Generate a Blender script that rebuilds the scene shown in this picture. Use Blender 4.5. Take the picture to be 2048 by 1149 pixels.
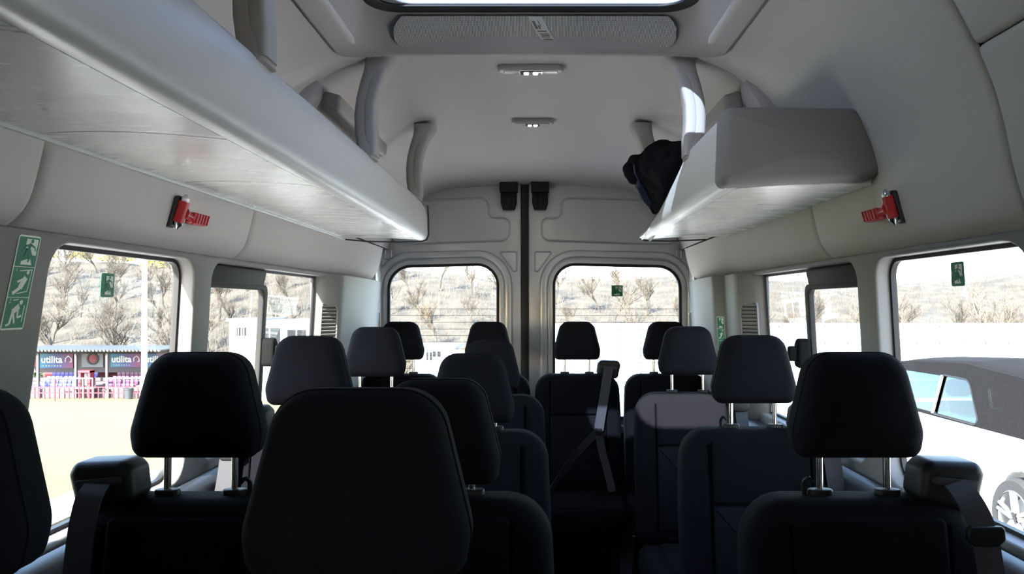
import bpy, bmesh, math, random
from mathutils import Vector, Matrix
random.seed(7)
for o in list(bpy.data.objects): bpy.data.objects.remove(o)
SC = bpy.context.scene; COL = SC.collection
PI = math.pi
F = 1550.0; VX, VY = 1077.0, 609.0      # focal length and vanishing point in pixels of the 2048 frame
ZC = 1.38                               # eye height above the bus floor (everything is built with the eye at z=0, then lifted)

# ------------------------------------------------------------------ camera, sky, sun, exposure
cd = bpy.data.cameras.new('camera'); cam = bpy.data.objects.new('camera', cd); COL.objects.link(cam)
cam.location = (0, 0, 0); cam.rotation_euler = (PI/2, 0, 0)
cd.sensor_fit = 'HORIZONTAL'; cd.sensor_width = 36.0; cd.lens = F/2048*36.0
cd.shift_x = -(VX-1024)/2048; cd.shift_y = (VY-574.5)/2048
cd.clip_start = 0.02; cd.clip_end = 600
SC.camera = cam
SUN = Vector((0.35, 1.0, -0.75)).normalized()     # direction the light travels
W = bpy.data.worlds.new('World'); SC.world = W; W.use_nodes = True
wn = W.node_tree.nodes; wl = W.node_tree.links
bgn = wn['Background']
sky = wn.new('ShaderNodeTexSky'); sky.sky_type = 'NISHITA'; sky.sun_disc = False
sky.sun_elevation = math.asin(-SUN.z)
sky.sun_rotation = math.atan2(-SUN.x, -SUN.y)
sky.air_density = 1.0; sky.dust_density = 1.2
wl.new(sky.outputs[0], bgn.inputs[0]); bgn.inputs[1].default_value = 0.42
sd = bpy.data.lights.new('sun', 'SUN'); sd.energy = 9.5; sd.angle = 0.009; sd.color = (1, .955, .89)
so = bpy.data.objects.new('sun', sd); COL.objects.link(so); so.location = (-4, -9, 9)
so.rotation_euler = SUN.to_track_quat('-Z', 'Y').to_euler()
SC.view_settings.view_transform = 'Standard'; SC.view_settings.look = 'None'
SC.view_settings.gamma = 1.0; SC.view_settings.use_curve_mapping = False
SC.view_settings.exposure = 2.25

# ------------------------------------------------------------------ materials
MATS = {}
def mat(name, col, rough=.6, metal=0.0, noise=0.0, nscale=40.0, bump=0.0, bscale=400.0, spec=.5, sheen=0.0, stretch=None, rnoise=0.0, coat=0.0):
    m = bpy.data.materials.new(name); m.use_nodes = True
    nt = m.node_tree; b = nt.nodes['Principled BSDF']
    b.inputs['Base Color'].default_value = (*col, 1); b.inputs['Roughness'].default_value = rough
    b.inputs['Metallic'].default_value = metal; b.inputs['Specular IOR Level'].default_value = spec
    b.inputs['Sheen Weight'].default_value = sheen; b.inputs['Coat Weight'].default_value = coat
    tc = nt.nodes.new('ShaderNodeTexCoord'); mp = nt.nodes.new('ShaderNodeMapping')
    nt.links.new(tc.outputs['Object'], mp.inputs[0])
    if stretch: mp.inputs['Scale'].default_value = stretch
    if noise > 0 or rnoise > 0:
        n = nt.nodes.new('ShaderNodeTexNoise'); n.inputs['Scale'].default_value = nscale; n.inputs['Detail'].default_value = 5
        nt.links.new(mp.outputs[0], n.inputs['Vector'])
        if noise > 0:
            r = nt.nodes.new('ShaderNodeValToRGB')
            r.color_ramp.elements[0].position = .3; r.color_ramp.elements[1].position = .7
            r.color_ramp.elements[0].color = (*[max(0, c*(1-noise)) for c in col], 1)
            r.color_ramp.elements[1].color = (*[min(1, c*(1+noise)) for c in col], 1)
            nt.links.new(n.outputs['Fac'], r.inputs[0]); nt.links.new(r.outputs[0], b.inputs['Base Color'])
        if rnoise > 0:
            q = nt.nodes.new('ShaderNodeMapRange'); q.inputs['From Min'].default_value = .3; q.inputs['From Max'].default_value = .7
            q.inputs['To Min'].default_value = max(.02, rough-rnoise); q.inputs['To Max'].default_value = min(1, rough+rnoise)
            nt.links.new(n.outputs['Fac'], q.inputs[0]); nt.links.new(q.outputs[0], b.inputs['Roughness'])
    if bump > 0:
        n2 = nt.nodes.new('ShaderNodeTexNoise'); n2.inputs['Scale'].default_value = bscale; n2.inputs['Detail'].default_value = 2
        bp = nt.nodes.new('ShaderNodeBump'); bp.inputs['Strength'].default_value = bump; bp.inputs['Distance'].default_value = .002
        nt.links.new(tc.outputs['Object'], n2.inputs['Vector']); nt.links.new(n2.outputs['Fac'], bp.inputs['Height'])
        nt.links.new(bp.outputs[0], b.inputs['Normal'])
    MATS[name] = m; return m
def glass(name, tint, refl=1.0, ior=1.45):
    m = bpy.data.materials.new(name); m.use_nodes = True; nt = m.node_tree
    for n in list(nt.nodes):
        if n.type != 'OUTPUT_MATERIAL': nt.nodes.remove(n)
    out = [n for n in nt.nodes if n.type == 'OUTPUT_MATERIAL'][0]
    t = nt.nodes.new('ShaderNodeBsdfTransparent'); t.inputs[0].default_value = (*tint, 1)
    g = nt.nodes.new('ShaderNodeBsdfGlossy'); g.inputs['Roughness'].default_value = .0; g.inputs[0].default_value = (refl, refl, refl, 1)
    # Schlick reflectance of a thin pane, the same from both faces
    ge = nt.nodes.new('ShaderNodeNewGeometry'); dt = nt.nodes.new('ShaderNodeVectorMath'); dt.operation = 'DOT_PRODUCT'
    nt.links.new(ge.outputs['Normal'], dt.inputs[0]); nt.links.new(ge.outputs['Incoming'], dt.inputs[1])
    def mth(op, a, b=None):
        k = nt.nodes.new('ShaderNodeMath'); k.operation = op
        if isinstance(a, (int, float)): k.inputs[0].default_value = a
        else: nt.links.new(a, k.inputs[0])
        if b is not None: k.inputs[1].default_value = b if isinstance(b, (int, float)) else 0
        if b is not None and not isinstance(b, (int, float)): nt.links.new(b, k.inputs[1])
        return k.outputs[0]
    ab = mth('ABSOLUTE', dt.outputs['Value']); om = mth('SUBTRACT', 1.0, ab); pw = mth('POWER', om, 5.0); f2 = mth('MULTIPLY_ADD', pw, .92); f2.node.inputs[2].default_value = .06
    mx = nt.nodes.new('ShaderNodeMixShader')
    nt.links.new(f2, mx.inputs[0]); nt.links.new(t.outputs[0], mx.inputs[1]); nt.links.new(g.outputs[0], mx.inputs[2])
    nt.links.new(mx.outputs[0], out.inputs[0]); MATS[name] = m; return m
def emit(name, col, s):
    m = bpy.data.materials.new(name); m.use_nodes = True; nt = m.node_tree; b = nt.nodes['Principled BSDF']
    b.inputs['Base Color'].default_value = (*col, 1); b.inputs['Emission Color'].default_value = (*col, 1); b.inputs['Emission Strength'].default_value = s
    MATS[name] = m; return m
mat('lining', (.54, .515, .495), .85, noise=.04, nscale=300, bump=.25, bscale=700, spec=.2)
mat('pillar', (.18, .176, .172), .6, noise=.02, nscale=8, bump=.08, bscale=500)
mat('shelf', (.58, .58, .57), .38, bump=.06, bscale=600, rnoise=.05, nscale=6)
mat('shelf_under', (.76, .765, .74), .27, noise=.012, nscale=6, stretch=(.6, 3.0, 1.0), rnoise=.025, coat=.4)
mat('shelf_end', (.20, .195, .195), .7, bump=.15, bscale=700)
mat('strut', (.33, .315, .305), .6, bump=.1, bscale=600)
mat('gap', (.03, .03, .03), .9)
mat('dark_trim', (.02, .023, .03), .42, bump=.15, bscale=500)
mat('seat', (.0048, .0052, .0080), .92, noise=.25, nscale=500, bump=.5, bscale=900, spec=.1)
mat('seat_back_shaded', (.0026, .0027, .0046), .92, noise=.25, nscale=500, bump=.5, bscale=900, spec=.1)  # same fabric as the headrests, darkened: backrest shade put into the colour
mat('seat_knit', (.0068, .0066, .0095), .95, noise=.3, nscale=260, bump=.5, bscale=600, spec=.1)
mat('black_plastic', (.006, .0065, .0075), .5, bump=.05, spec=.25)
mat('webbing', (.02, .02, .025), .75, noise=.2, nscale=300)
mat('chrome', (.75, .76, .78), .14, metal=1.0)
mat('silver_paint', (.54, .55, .565), .30, metal=.45, bump=.03, bscale=900, spec=.5)
mat('rubber', (.008, .008, .009), .6)
mat('seam', (.0015, .0015, .002), 1.0, spec=.0)
mat('red_plastic', (.42, .012, .02), .38)
mat('steel', (.55, .56, .58), .25, metal=1.0)
mat('sign_green', (.0, .17, .085), .45)
mat('sign_white', (.72, .80, .70), .5)
mat('white_sticker', (.62, .61, .58), .6)
mat('print_grey', (.18, .17, .17), .7)
mat('lamp_body', (.36, .35, .345), .45)
mat('lamp_lens', (.62, .62, .62), .2)
emit('lamp_bulb', (1, .84, .62), 14.0)
mat('coat', (.0035, .004, .007), .9, noise=.4, nscale=30, spec=.15)
mat('coat_lining', (.01, .014, .05), .6)
mat('floor_vinyl', (.022, .017, .015), .9, noise=.3, nscale=200, spec=.1)
mat('knob', (.03, .03, .03), .4)
mat('latch_black', (.006, .006, .006), .8, spec=.05)
mat('ceramic', (.022, .022, .022), .6, spec=.2)
mat('shell_out', (.02, .02, .02), .8)
mat('wire', (.16, .09, .05), .7)
glass('glass', (.90, .93, .92), .35); glass('roof_glass', (.20, .25, .33), .5); glass('car_glass', (.14, .27, .31))
# mesh cloth of the hatch blind
def mesh_cloth():
    m = mat('mesh_cloth', (.34, .33, .32), .7); nt = m.node_tree; b = nt.nodes['Principled BSDF']
    tc = nt.nodes.new('ShaderNodeTexCoord'); w = nt.nodes.new('ShaderNodeTexWave'); w.inputs['Scale'].default_value = 75
    w.wave_type = 'BANDS'; w.bands_direction = 'X'
    w2 = nt.nodes.new('ShaderNodeTexWave'); w2.inputs['Scale'].default_value = 110; w2.bands_direction = 'Y'
    mu = nt.nodes.new('ShaderNodeMath'); mu.operation = 'MULTIPLY'
    r = nt.nodes.new('ShaderNodeValToRGB'); r.color_ramp.elements[0].color = (.16, .16, .155, 1); r.color_ramp.elements[1].color = (.95, .93, .89, 1)
    r.color_ramp.elements[0].position = .05; r.color_ramp.elements[1].position = .7
    nt.links.new(tc.outputs['Object'], w.inputs['Vector']); nt.links.new(tc.outputs['Object'], w2.inputs['Vector'])
    nt.links.new(w.outputs['Fac'], mu.inputs[0]); nt.links.new(w2.outputs['Fac'], mu.inputs[1])
    nt.links.new(mu.outputs[0], r.inputs[0]); nt.links.new(r.outputs[0], b.inputs['Base Color'])
mesh_cloth()
# outdoors
mat('grass', (.080, .082, .022), .9, noise=.12, nscale=1.2)
mat('tarmac', (.50, .465, .42), .9, noise=.2, nscale=2)
mat('concrete', (.55, .54, .51), .85, noise=.1, nscale=4)
mat('hill', (.045, .039, .028), .95, noise=.5, nscale=.5)
mat('bark', (.04, .034, .028), .9, noise=.3, nscale=6)
mat('twig', (.07, .058, .045), .9, noise=.3, nscale=4)
mat('bush', (.03, .06, .013), .8, noise=.4, nscale=3)
mat('gorse', (.22, .18, .02), .8, noise=.4, nscale=3)
mat('white_paint', (.45, .45, .47), .4)
mat('pale_cladding', (.20, .255, .27), .5, noise=.06, nscale=2)
mat('stand_red', (.20, .018, .027), .6)
mat('stand_dark', (.06, .05, .055), .7)
mat('stand_roof', (.03, .03, .03), .6)
mat('seat_blue', (.035, .04, .20), .45)
mat('seat_purple', (.075, .022, .06), .45)
mat('bin', (.03, .035, .04), .5)
mat('cabin_window', (.010, .012, .015), .5, spec=.15)
mat('car_white', (.74, .78, .80), .22, coat=.6)
mat('car_pale_blue', (.50, .66, .74), .22, coat=.6)
mat('car_dark_blue', (.04, .07, .18), .25, coat=.5)
mat('soft_top', (.012, .0115, .012), .95, noise=.2, nscale=60, spec=.05)
mat('tyre', (.02, .02, .02), .8)
mat('alloy', (.45, .45, .46), .3, metal=.8)
mat('mud_flap', (.5, .5, .5), .5)
def hoarding_mat():
    m = mat('hoarding', (.1, .1, .3), .5); nt = m.node_tree; b = nt.nodes['Principled BSDF']
    tc = nt.nodes.new('ShaderNodeTexCoord'); sp = nt.nodes.new('ShaderNodeSeparateXYZ'); r = nt.nodes.new('ShaderNodeValToRGB')
    nt.links.new(tc.outputs['Generated'], sp.inputs[0]); nt.links.new(sp.outputs[0], r.inputs[0]); nt.links.new(r.outputs[0], b.inputs['Base Color'])
    e = r.color_ramp.elements; e[0].color = (.008, .13, .20, 1); e[1].color = (.15, .02, .07, 1)
    a = e.new(.5); a.color = (.04, .045, .18, 1)
hoarding_mat()

# ------------------------------------------------------------------ geometry helpers: a geo is (verts, faces)
def add(name, geo, m, parent=None, world=False, smooth=True, label=None, cat=None, group=None, kind=None, loc=None, auto=40):
    v, f = geo
    if world and parent is not None:
        L = parent.matrix_basis.inverted(); v = [L @ Vector(p) for p in v]
    me = bpy.data.meshes.new(name); me.from_pydata([tuple(p) for p in v], [], [tuple(q) for q in f]); me.update()
    bm = bmesh.new(); bm.from_mesh(me); bmesh.ops.remove_doubles(bm, verts=bm.verts, dist=1e-6)
    bmesh.ops.recalc_face_normals(bm, faces=bm.faces)
    lim = math.radians(auto)
    for fc in bm.faces: fc.smooth = smooth
    for e in bm.edges:
        if len(e.link_faces) == 2 and e.calc_face_angle(0) > lim: e.smooth = False
    bm.to_mesh(me); bm.free()
    me.materials.append(MATS[m]); o = bpy.data.objects.new(name, me); COL.objects.link(o)
    if parent is not None: o.parent = parent
    if loc is not None: o.location = loc
    if label: o['label'] = label
    if cat: o['category'] = cat
    if group: o['group'] = group
    if kind: o['kind'] = kind
    return o
def struct(name, geo, m, label=None, **k):
    return add(name, geo, m, kind='structure', label=label, **k)
def thing(name, label, cat, loc=(0, 0, 0), rotz=0, group=None, kind=None):
    o = bpy.data.objects.new(name, None); COL.objects.link(o); o.empty_display_size = .1
    o.location = loc; o.rotation_euler = (0, 0, rotz); o['label'] = label; o['category'] = cat
    if group: o['group'] = group
    if kind: o['kind'] = kind
    return o
def dup(root, loc=None, rotz=None, label=None, scale=None, parent=None):
    r = root.copy(); COL.objects.link(r)
    if parent is not None: r.parent = parent
    if loc is not None: r.location = loc
    if rotz is not None: r.rotation_euler = (0, 0, rotz)
    if scale is not None: r.scale = (scale,)*3
    if label: r['label'] = label
    for ch in list(root.children): dup(ch, parent=r)
    return r
def join(*gs):
    V, Fc = [], []
    for v, f in gs:
        b = len(V); V += list(v); Fc += [[i+b for i in q] for q in f]
    return V, Fc
def box(c, s, bev=0.0):
    bm = bmesh.new(); bmesh.ops.create_cube(bm, size=1)
    for v in bm.verts: v.co = Vector((v.co.x*s[0]+c[0], v.co.y*s[1]+c[1], v.co.z*s[2]+c[2]))
    if bev > 0: bmesh.ops.bevel(bm, geom=list(bm.edges), offset=bev, segments=2, profile=.5, affect='EDGES')
    bm.verts.index_update()
    g = ([v.co.copy() for v in bm.verts], [[v.index for v in f.verts] for f in bm.faces]); bm.free(); return g
def rpoly(pts, rad, n=6):
    out = []; N = len(pts)
    for i, p in enumerate(pts):
        r = rad[i] if isinstance(rad, (list, tuple)) else rad
        p = Vector(p); a = Vector(pts[i-1])-p; b = Vector(pts[(i+1) % N])-p
        if r <= 0: out.append((p.x, p.y)); continue
        la, lb = a.length, b.length; a.normalize(); b.normalize()
        ang = a.angle(b); t = min(r/math.tan(ang/2), la*.49, lb*.49); r2 = t*math.tan(ang/2)
        c = p+(a+b).normalized()*(r2/math.sin(ang/2))
        s = p+a*t-c; e = p+b*t-c; full = s.angle_signed(e) if s.length > 0 else 0
        for k in range(n+1):
            q = Matrix.Rotation(-full*k/n, 2) @ s; out.append((c.x+q.x, c.y+q.y))
    return out
def area2(p): return sum(p[i-1][0]*p[i][1]-p[i][0]*p[i-1][1] for i in range(len(p)))
def offset(poly, d):
    if area2(poly) < 0: poly = poly[::-1]
    N = len(poly); out = []
    for i in range(N):
        p = Vector(poly[i]); a = p-Vector(poly[i-1]); b = Vector(poly[(i+1) % N])-p
        if a.length < 1e-7: a = b
        if b.length < 1e-7: b = a
        na = Vector((a.y, -a.x)).normalized(); nb = Vector((b.y, -b.x)).normalized(); n = na+nb
        if n.length < 1e-6: n = na
        n.normalize(); k = max(.35, n.dot(na)); q = p+n*(d/k); out.append((q.x, q.y))
    return out
def rrect(x0, x1, y0, y1, r, n=6): return rpoly([(x0, y0), (x1, y0), (x1, y1), (x0, y1)], r, n)
def pillow(poly, w0, w1, r, fn, n=4, r2=None, dome=0.0, sc=False):
    """outline in (u,v) extruded w0..w1 with rounded rims; fn(u,v,w) -> xyz"""
    if area2(poly) < 0: poly = poly[::-1]
    r2 = r if r2 is None else r2
    L = []
    us = [p[0] for p in poly]; vs = [p[1] for p in poly]; mu, mv = (min(us)+max(us))/2, (min(vs)+max(vs))/2; hu, hv = (max(us)-min(us))/2, (max(vs)-min(vs))/2
    def offs(pl, d): return [(mu+(a-mu)*(1+d/hu), mv+(b-mv)*(1+d/hv)) for a, b in pl] if sc else offset(pl, d)
    cu = sum(p[0] for p in poly)/len(poly); cv = sum(p[1] for p in poly)/len(poly)
    if dome:
        for s, dd in ((.25, 1), (.6, .75)):
            q = offs(poly, -r); L.append(([(cu+(a-cu)*s, cv+(b-cv)*s) for a, b in q], w0-dome*dd))
    for k in range(n+1):
        a = PI/2*k/n; L.append((offs(poly, -r*(1-math.sin(a))), w0+r*(1-math.cos(a))))
    for k in range(n+1):
        a = PI/2*k/n; L.append((offs(poly, -r2*(1-math.cos(a))), w1-r2*(1-math.sin(a))))
    V, Fc = [], []; N = len(poly)
    for pl, w in L: V += [Vector(fn(p[0], p[1], w)) for p in pl]
    for l in range(len(L)-1):
        for i in range(N):
            j = (i+1) % N; Fc.append([l*N+i, l*N+j, (l+1)*N+j, (l+1)*N+i])
    Fc.append(list(range(N))[::-1]); Fc.append([(len(L)-1)*N+i for i in range(N)])
    return V, Fc
def tube(path, r, n=8, cap=True, closed=False, flat=None):
    P = [Vector(p) for p in path]; V, Fc = [], []; N = len(P)
    up = Vector((0, 0, 1)); prev = None
    for i, p in enumerate(P):
        if closed: t = P[(i+1) % N]-P[i-1]
        else: t = P[min(i+1, N-1)]-P[max(i-1, 0)]
        t.normalize()
        if prev is None:
            a = up if abs(t.dot(up)) < .9 else Vector((1, 0, 0)); x = t.cross(a).normalized()
        else: x = (prev-t*prev.dot(t)).normalized()
        prev = x; y = t.cross(x); rr = r[i] if isinstance(r, (list, tuple)) else r
        for k in range(n):
            a = 2*PI*k/n; V.append(p+x*math.cos(a)*rr+y*math.sin(a)*rr)
    M = N if closed else N-1
    for i in range(M):
        for k in range(n):
            b = ((i+1) % N)*n; Fc.append([i*n+k, i*n+(k+1) % n, b+(k+1) % n, b+k])
    if cap and not closed: Fc += [list(range(n))[::-1], [(N-1)*n+k for k in range(n)]]
    return V, Fc
def lathe(prof, axis='z', n=24, c=(0, 0, 0)):
    V, Fc = [], []; N = len(prof)
    for k in range(n):
        a = 2*PI*k/n
        for r, h in prof:
            p = (r*math.cos(a), r*math.sin(a), h)
            if axis == 'x': p = (h, p[0], p[1])
            if axis == 'y': p = (p[0], h, p[1])
            V.append(Vector(p)+Vector(c))
    for k in range(n):
        for i in range(N-1): Fc.append([k*N+i, ((k+1) % n)*N+i, ((k+1) % n)*N+i+1, k*N+i+1])
    return V, Fc
def cyl(a, b, r, n=12): return tube([a, b], r, n)
def ribbon(path, width, thick, wdir):
    """flat strap along a path; wdir is the width direction"""
    P = [Vector(p) for p in path]; V, Fc = [], []; wd = Vector(wdir).normalized()
    for i, p in enumerate(P):
        t = (P[min(i+1, len(P)-1)]-P[max(i-1, 0)]).normalized(); w2 = (wd-t*wd.dot(t)).normalized(); n = t.cross(w2)
        for a, b in ((-1, -1), (1, -1), (1, 1), (-1, 1)): V.append(p+w2*a*width/2+n*b*thick/2)
    for i in range(len(P)-1):
        for k in range(4): Fc.append([i*4+k, i*4+(k+1) % 4, (i+1)*4+(k+1) % 4, (i+1)*4+k])
    Fc += [[3, 2, 1, 0], [len(V)-4+k for k in range(4)]]
    return V, Fc
def crom(pts, n=5):
    out = []; N = len(pts); P = [Vector(p) for p in pts]
    for i in range(N-1):
        p0 = P[max(i-1, 0)]; p1 = P[i]; p2 = P[i+1]; p3 = P[min(i+2, N-1)]
        for k in range(n):
            t = k/n; out.append(.5*((2*p1)+(p2-p0)*t+(2*p0-5*p1+4*p2-p3)*t*t+(3*p1-p0-3*p2+p3)*t**3))
    out.append(P[-1]); return out
def holed(outer, holes, w0, w1, fn, bevel=0.0):
    """flat panel with holes, outline in (u,v), thickness w0..w1, mapped by fn(u,v,w)"""
    cu = bpy.data.curves.new('tmp', 'CURVE'); cu.dimensions = '2D'; cu.fill_mode = 'BOTH'
    for pl in [outer]+holes:
        s = cu.splines.new('POLY'); s.points.add(len(pl)-1); s.use_cyclic_u = True
        for i, p in enumerate(pl): s.points[i].co = (p[0], p[1], 0, 1)
    cu.extrude = (w1-w0)/2-bevel
    if bevel > 0: cu.bevel_depth = bevel; cu.bevel_resolution = 2; cu.offset = -bevel
    o = bpy.data.objects.new('tmp', cu); COL.objects.link(o)
    dg = bpy.context.evaluated_depsgraph_get(); me = o.evaluated_get(dg).to_mesh()
    V = [Vector(fn(v.co.x, v.co.y, v.co.z+(w0+w1)/2)) for v in me.vertices]; Fc = [list(p.vertices) for p in me.polygons]
    o.evaluated_get(dg).to_mesh_clear(); bpy.data.objects.remove(o); bpy.data.curves.remove(cu)
    return V, Fc
def text_geo(s, size, fn, ext=.002, bold=0.0):
    cu = bpy.data.curves.new('tmp', 'FONT'); cu.body = s; cu.size = size; cu.extrude = ext; cu.offset = bold; cu.align_x = 'CENTER'; cu.align_y = 'CENTER'; cu.resolution_u = 2
    o = bpy.data.objects.new('tmp', cu); COL.objects.link(o)
    dg = bpy.context.evaluated_depsgraph_get(); me = o.evaluated_get(dg).to_mesh()
    V = [Vector(fn(v.co.x, v.co.y, v.co.z)) for v in me.vertices]; Fc = [list(p.vertices) for p in me.polygons]
    o.evaluated_get(dg).to_mesh_clear(); bpy.data.objects.remove(o); bpy.data.curves.remove(cu)
    return V, Fc
def quad(pts): return [Vector(p) for p in pts], [list(range(len(pts)))]
FOLD = [(0, 1.0), (.12, .5), (.4, .14), (1, 0)]
def panel_sweep(prof, Y0, Y1, ny=2, fr=.014, dep=.014, ends=(1, 1), edges=(1, 1), out=1, zf=None):
    """lining panel: profile (X,Z) swept along Y with rounded rims; out=+1/-1 flips the outward side"""
    P = [Vector((p[0], p[1])) for p in prof]
    nr = []
    for i in range(len(P)):
        t = (P[min(i+1, len(P)-1)]-P[max(i-1, 0)]).normalized(); nr.append(Vector((t.y, -t.x))*out)
    rowsP = []
    d0 = (P[1]-P[0]).normalized(); d1 = (P[-2]-P[-1]).normalized()
    if edges[0]: rowsP += [(P[0]-d0*fr*(1-a)+nr[0]*dep*b) for a, b in FOLD[:-1]]
    rowsP += P
    if edges[1]: rowsP += [(P[-1]-d1*fr*(1-a)+nr[-1]*dep*b) for a, b in FOLD[:-1]][::-1]
    nrr = ([nr[0]]*3 if edges[0] else [])+nr+([nr[-1]]*3 if edges[1] else [])
    ys = []
    if ends[0]: ys += [(Y0+fr*a, dep*b) for a, b in FOLD[:-1]]
    a0 = Y0+(fr if ends[0] else 0); a1 = Y1-(fr if ends[1] else 0)
    ys += [(a0+(a1-a0)*k/ny, 0) for k in range(ny+1)]
    if ends[1]: ys += [(Y1-fr*a, dep*b) for a, b in FOLD[:-1]][::-1]
    V, Fc = [], []; N = len(rowsP)
    for y, dd in ys:
        for p, n in zip(rowsP, nrr):
            q = p+n*dd; z = q.y
            if zf: z = zf(q.x, y, z)
            V.append(Vector((q.x, y, z)))
    for j in range(len(ys)-1):
        for i in range(N-1): Fc.append([j*N+i, j*N+i+1, (j+1)*N+i+1, (j+1)*N+i])
    return V, Fc
def P3(x, y, Y): return Vector(((x-VX)*Y/F, Y, (VY-y)*Y/F))

CX = -.02
def side(s, dx): return CX+s*dx
# ------------------------------------------------------------------ BUS SHELL
FLZ = -ZC
struct('floor', box((CX, 1.6, FLZ-.03), (1.80, 6.1, .06)), 'floor_vinyl', label='dark vinyl minibus floor')
# roof profile, from the shelf line up to the centre line (dx, z)
HALF = crom([(.838, .31), (.815, .39), (.77, .49), (.72, .575), (.67, .635), (.61, .688), (.54, .722), (.46, .742), (.3, .757), (.15, .763), (0, .765)], 4)
COVE = crom([(.838, .31), (.848, .26), (.862, .205), (.872, .178), (.888, .155), (.908, .138), (.93, .127), (.955, .12)], 3)
HR = [(dx, z) for dx, z in HALF]
XR_H = .50       # half width of the hatch opening in dx
def seg(pr, a, b): return [p for p in pr if b <= p[0] <= a]
# outer roof shell
sh = [(side(-1, dx+.035), z+.03) for dx, z in [(.903, .118), (.90, .13)]+[(p[0], p[1]) for p in HALF]] + [(side(1, dx+.035), z+.03) for dx, z in ([(.903, .118), (.90, .13)]+[(p[0], p[1]) for p in HALF])][::-1]
shl = [p for p in sh if p[0] < CX-.48]; shr = [p for p in sh if p[0] > CX+.48]; shc = [shl[-1]]+[p for p in sh if abs(p[0]-CX) <= .48]+[shr[0]]
rs = join(panel_sweep(shl, -1.45, 4.6, 2, ends=(0, 0), edges=(0, 0)), panel_sweep(shr, -1.45, 4.6, 2, ends=(0, 0), edges=(0, 0)),
          panel_sweep(shc, -1.45, 1.0, 2, ends=(0, 0), edges=(0, 0)), panel_sweep(shc, 2.22, 4.6, 2, ends=(0, 0), edges=(0, 0)))
struct('trim_1', rs, 'shell_out', label='outer roof skin of the minibus')
ceil = struct('ceiling', join(panel_sweep([(side(-1, .50), .742), (side(-1, .3), .760), (CX, .768), (side(1, .3), .760), (side(1, .50), .742)], 2.262, 2.335, 1, ends=(0, 1), edges=(0, 0), out=-1)), 'lining', label='grey fabric roof lining strip behind the roof hatch')
# front lining panels: side walls + roof up to the hatch
for s in (-1, 1):
    o = -1 if s > 0 else 1
    fullp = [(side(s, a), b) for a, b in COVE[::-1][:-1]+[p for p in HALF if p[0] >= .495]]
    if s > 0:
        add('lining_panel', panel_sweep(fullp, 1.372, 2.338, 6, out=o*-1 if False else (1 if s > 0 else -1)), 'lining', ceil)
        up = [p for p in fullp if p[1] > .465]; lo = [p for p in fullp if p[1] <= .455]
        add('lining_panel', panel_sweep(up, -.2, 1.366, 4, out=1), 'lining', ceil)
        add('lining_panel', panel_sweep(lo, -.2, 1.366, 4, out=1), 'lining', ceil)
    else:
        up = [p for p in fullp if p[1] > .30]
        add('lining_panel', panel_sweep(up, 1.372, 2.338, 6, out=-1), 'lining', ceil)
        add('lining_panel', panel_sweep(up, -.2, 1.366, 4, out=-1), 'lining', ceil)
cabp = [(side(-1, a), b) for a, b in HALF if a <= .5]+[(side(1, a), b) for a, b in HALF[::-1] if 0 < a <= .5]
add('lining_panel', panel_sweep(cabp, -.2, .92, 2, out=-1), 'lining', ceil)
cabfull = [(side(-1, a), b) for a, b in COVE[::-1][:-1]+HALF]+[(side(1, a), b) for a, b in (COVE[::-1][:-1]+HALF)[::-1][1:]]
add('lining_panel', panel_sweep(cabfull, -1.42, -.21, 2, out=-1), 'lining', ceil)
# rear headliner, one piece, set a little higher, bending down to the door header
def rear_z(x, y, z):
    t = min(1, max(0, (y-3.35)/1.15)); k = max(0, (z-.3)/.47)
    return z-(.085*t*t)*k+0.012*math.exp(-((y-3.0)/.5)**2)*k
rearfull = [(side(-1, a*1.012), b+.012) for a, b in HALF]+[(side(1, a*1.012), b+.012) for a, b in HALF[::-1][1:]]
add('headliner', panel_sweep(rearfull, 2.352, 4.505, 18, out=-1, fr=.02, dep=.03, edges=(0, 0), zf=rear_z), 'lining', ceil)
# coves beneath the shelves
wallpan = {}
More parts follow.
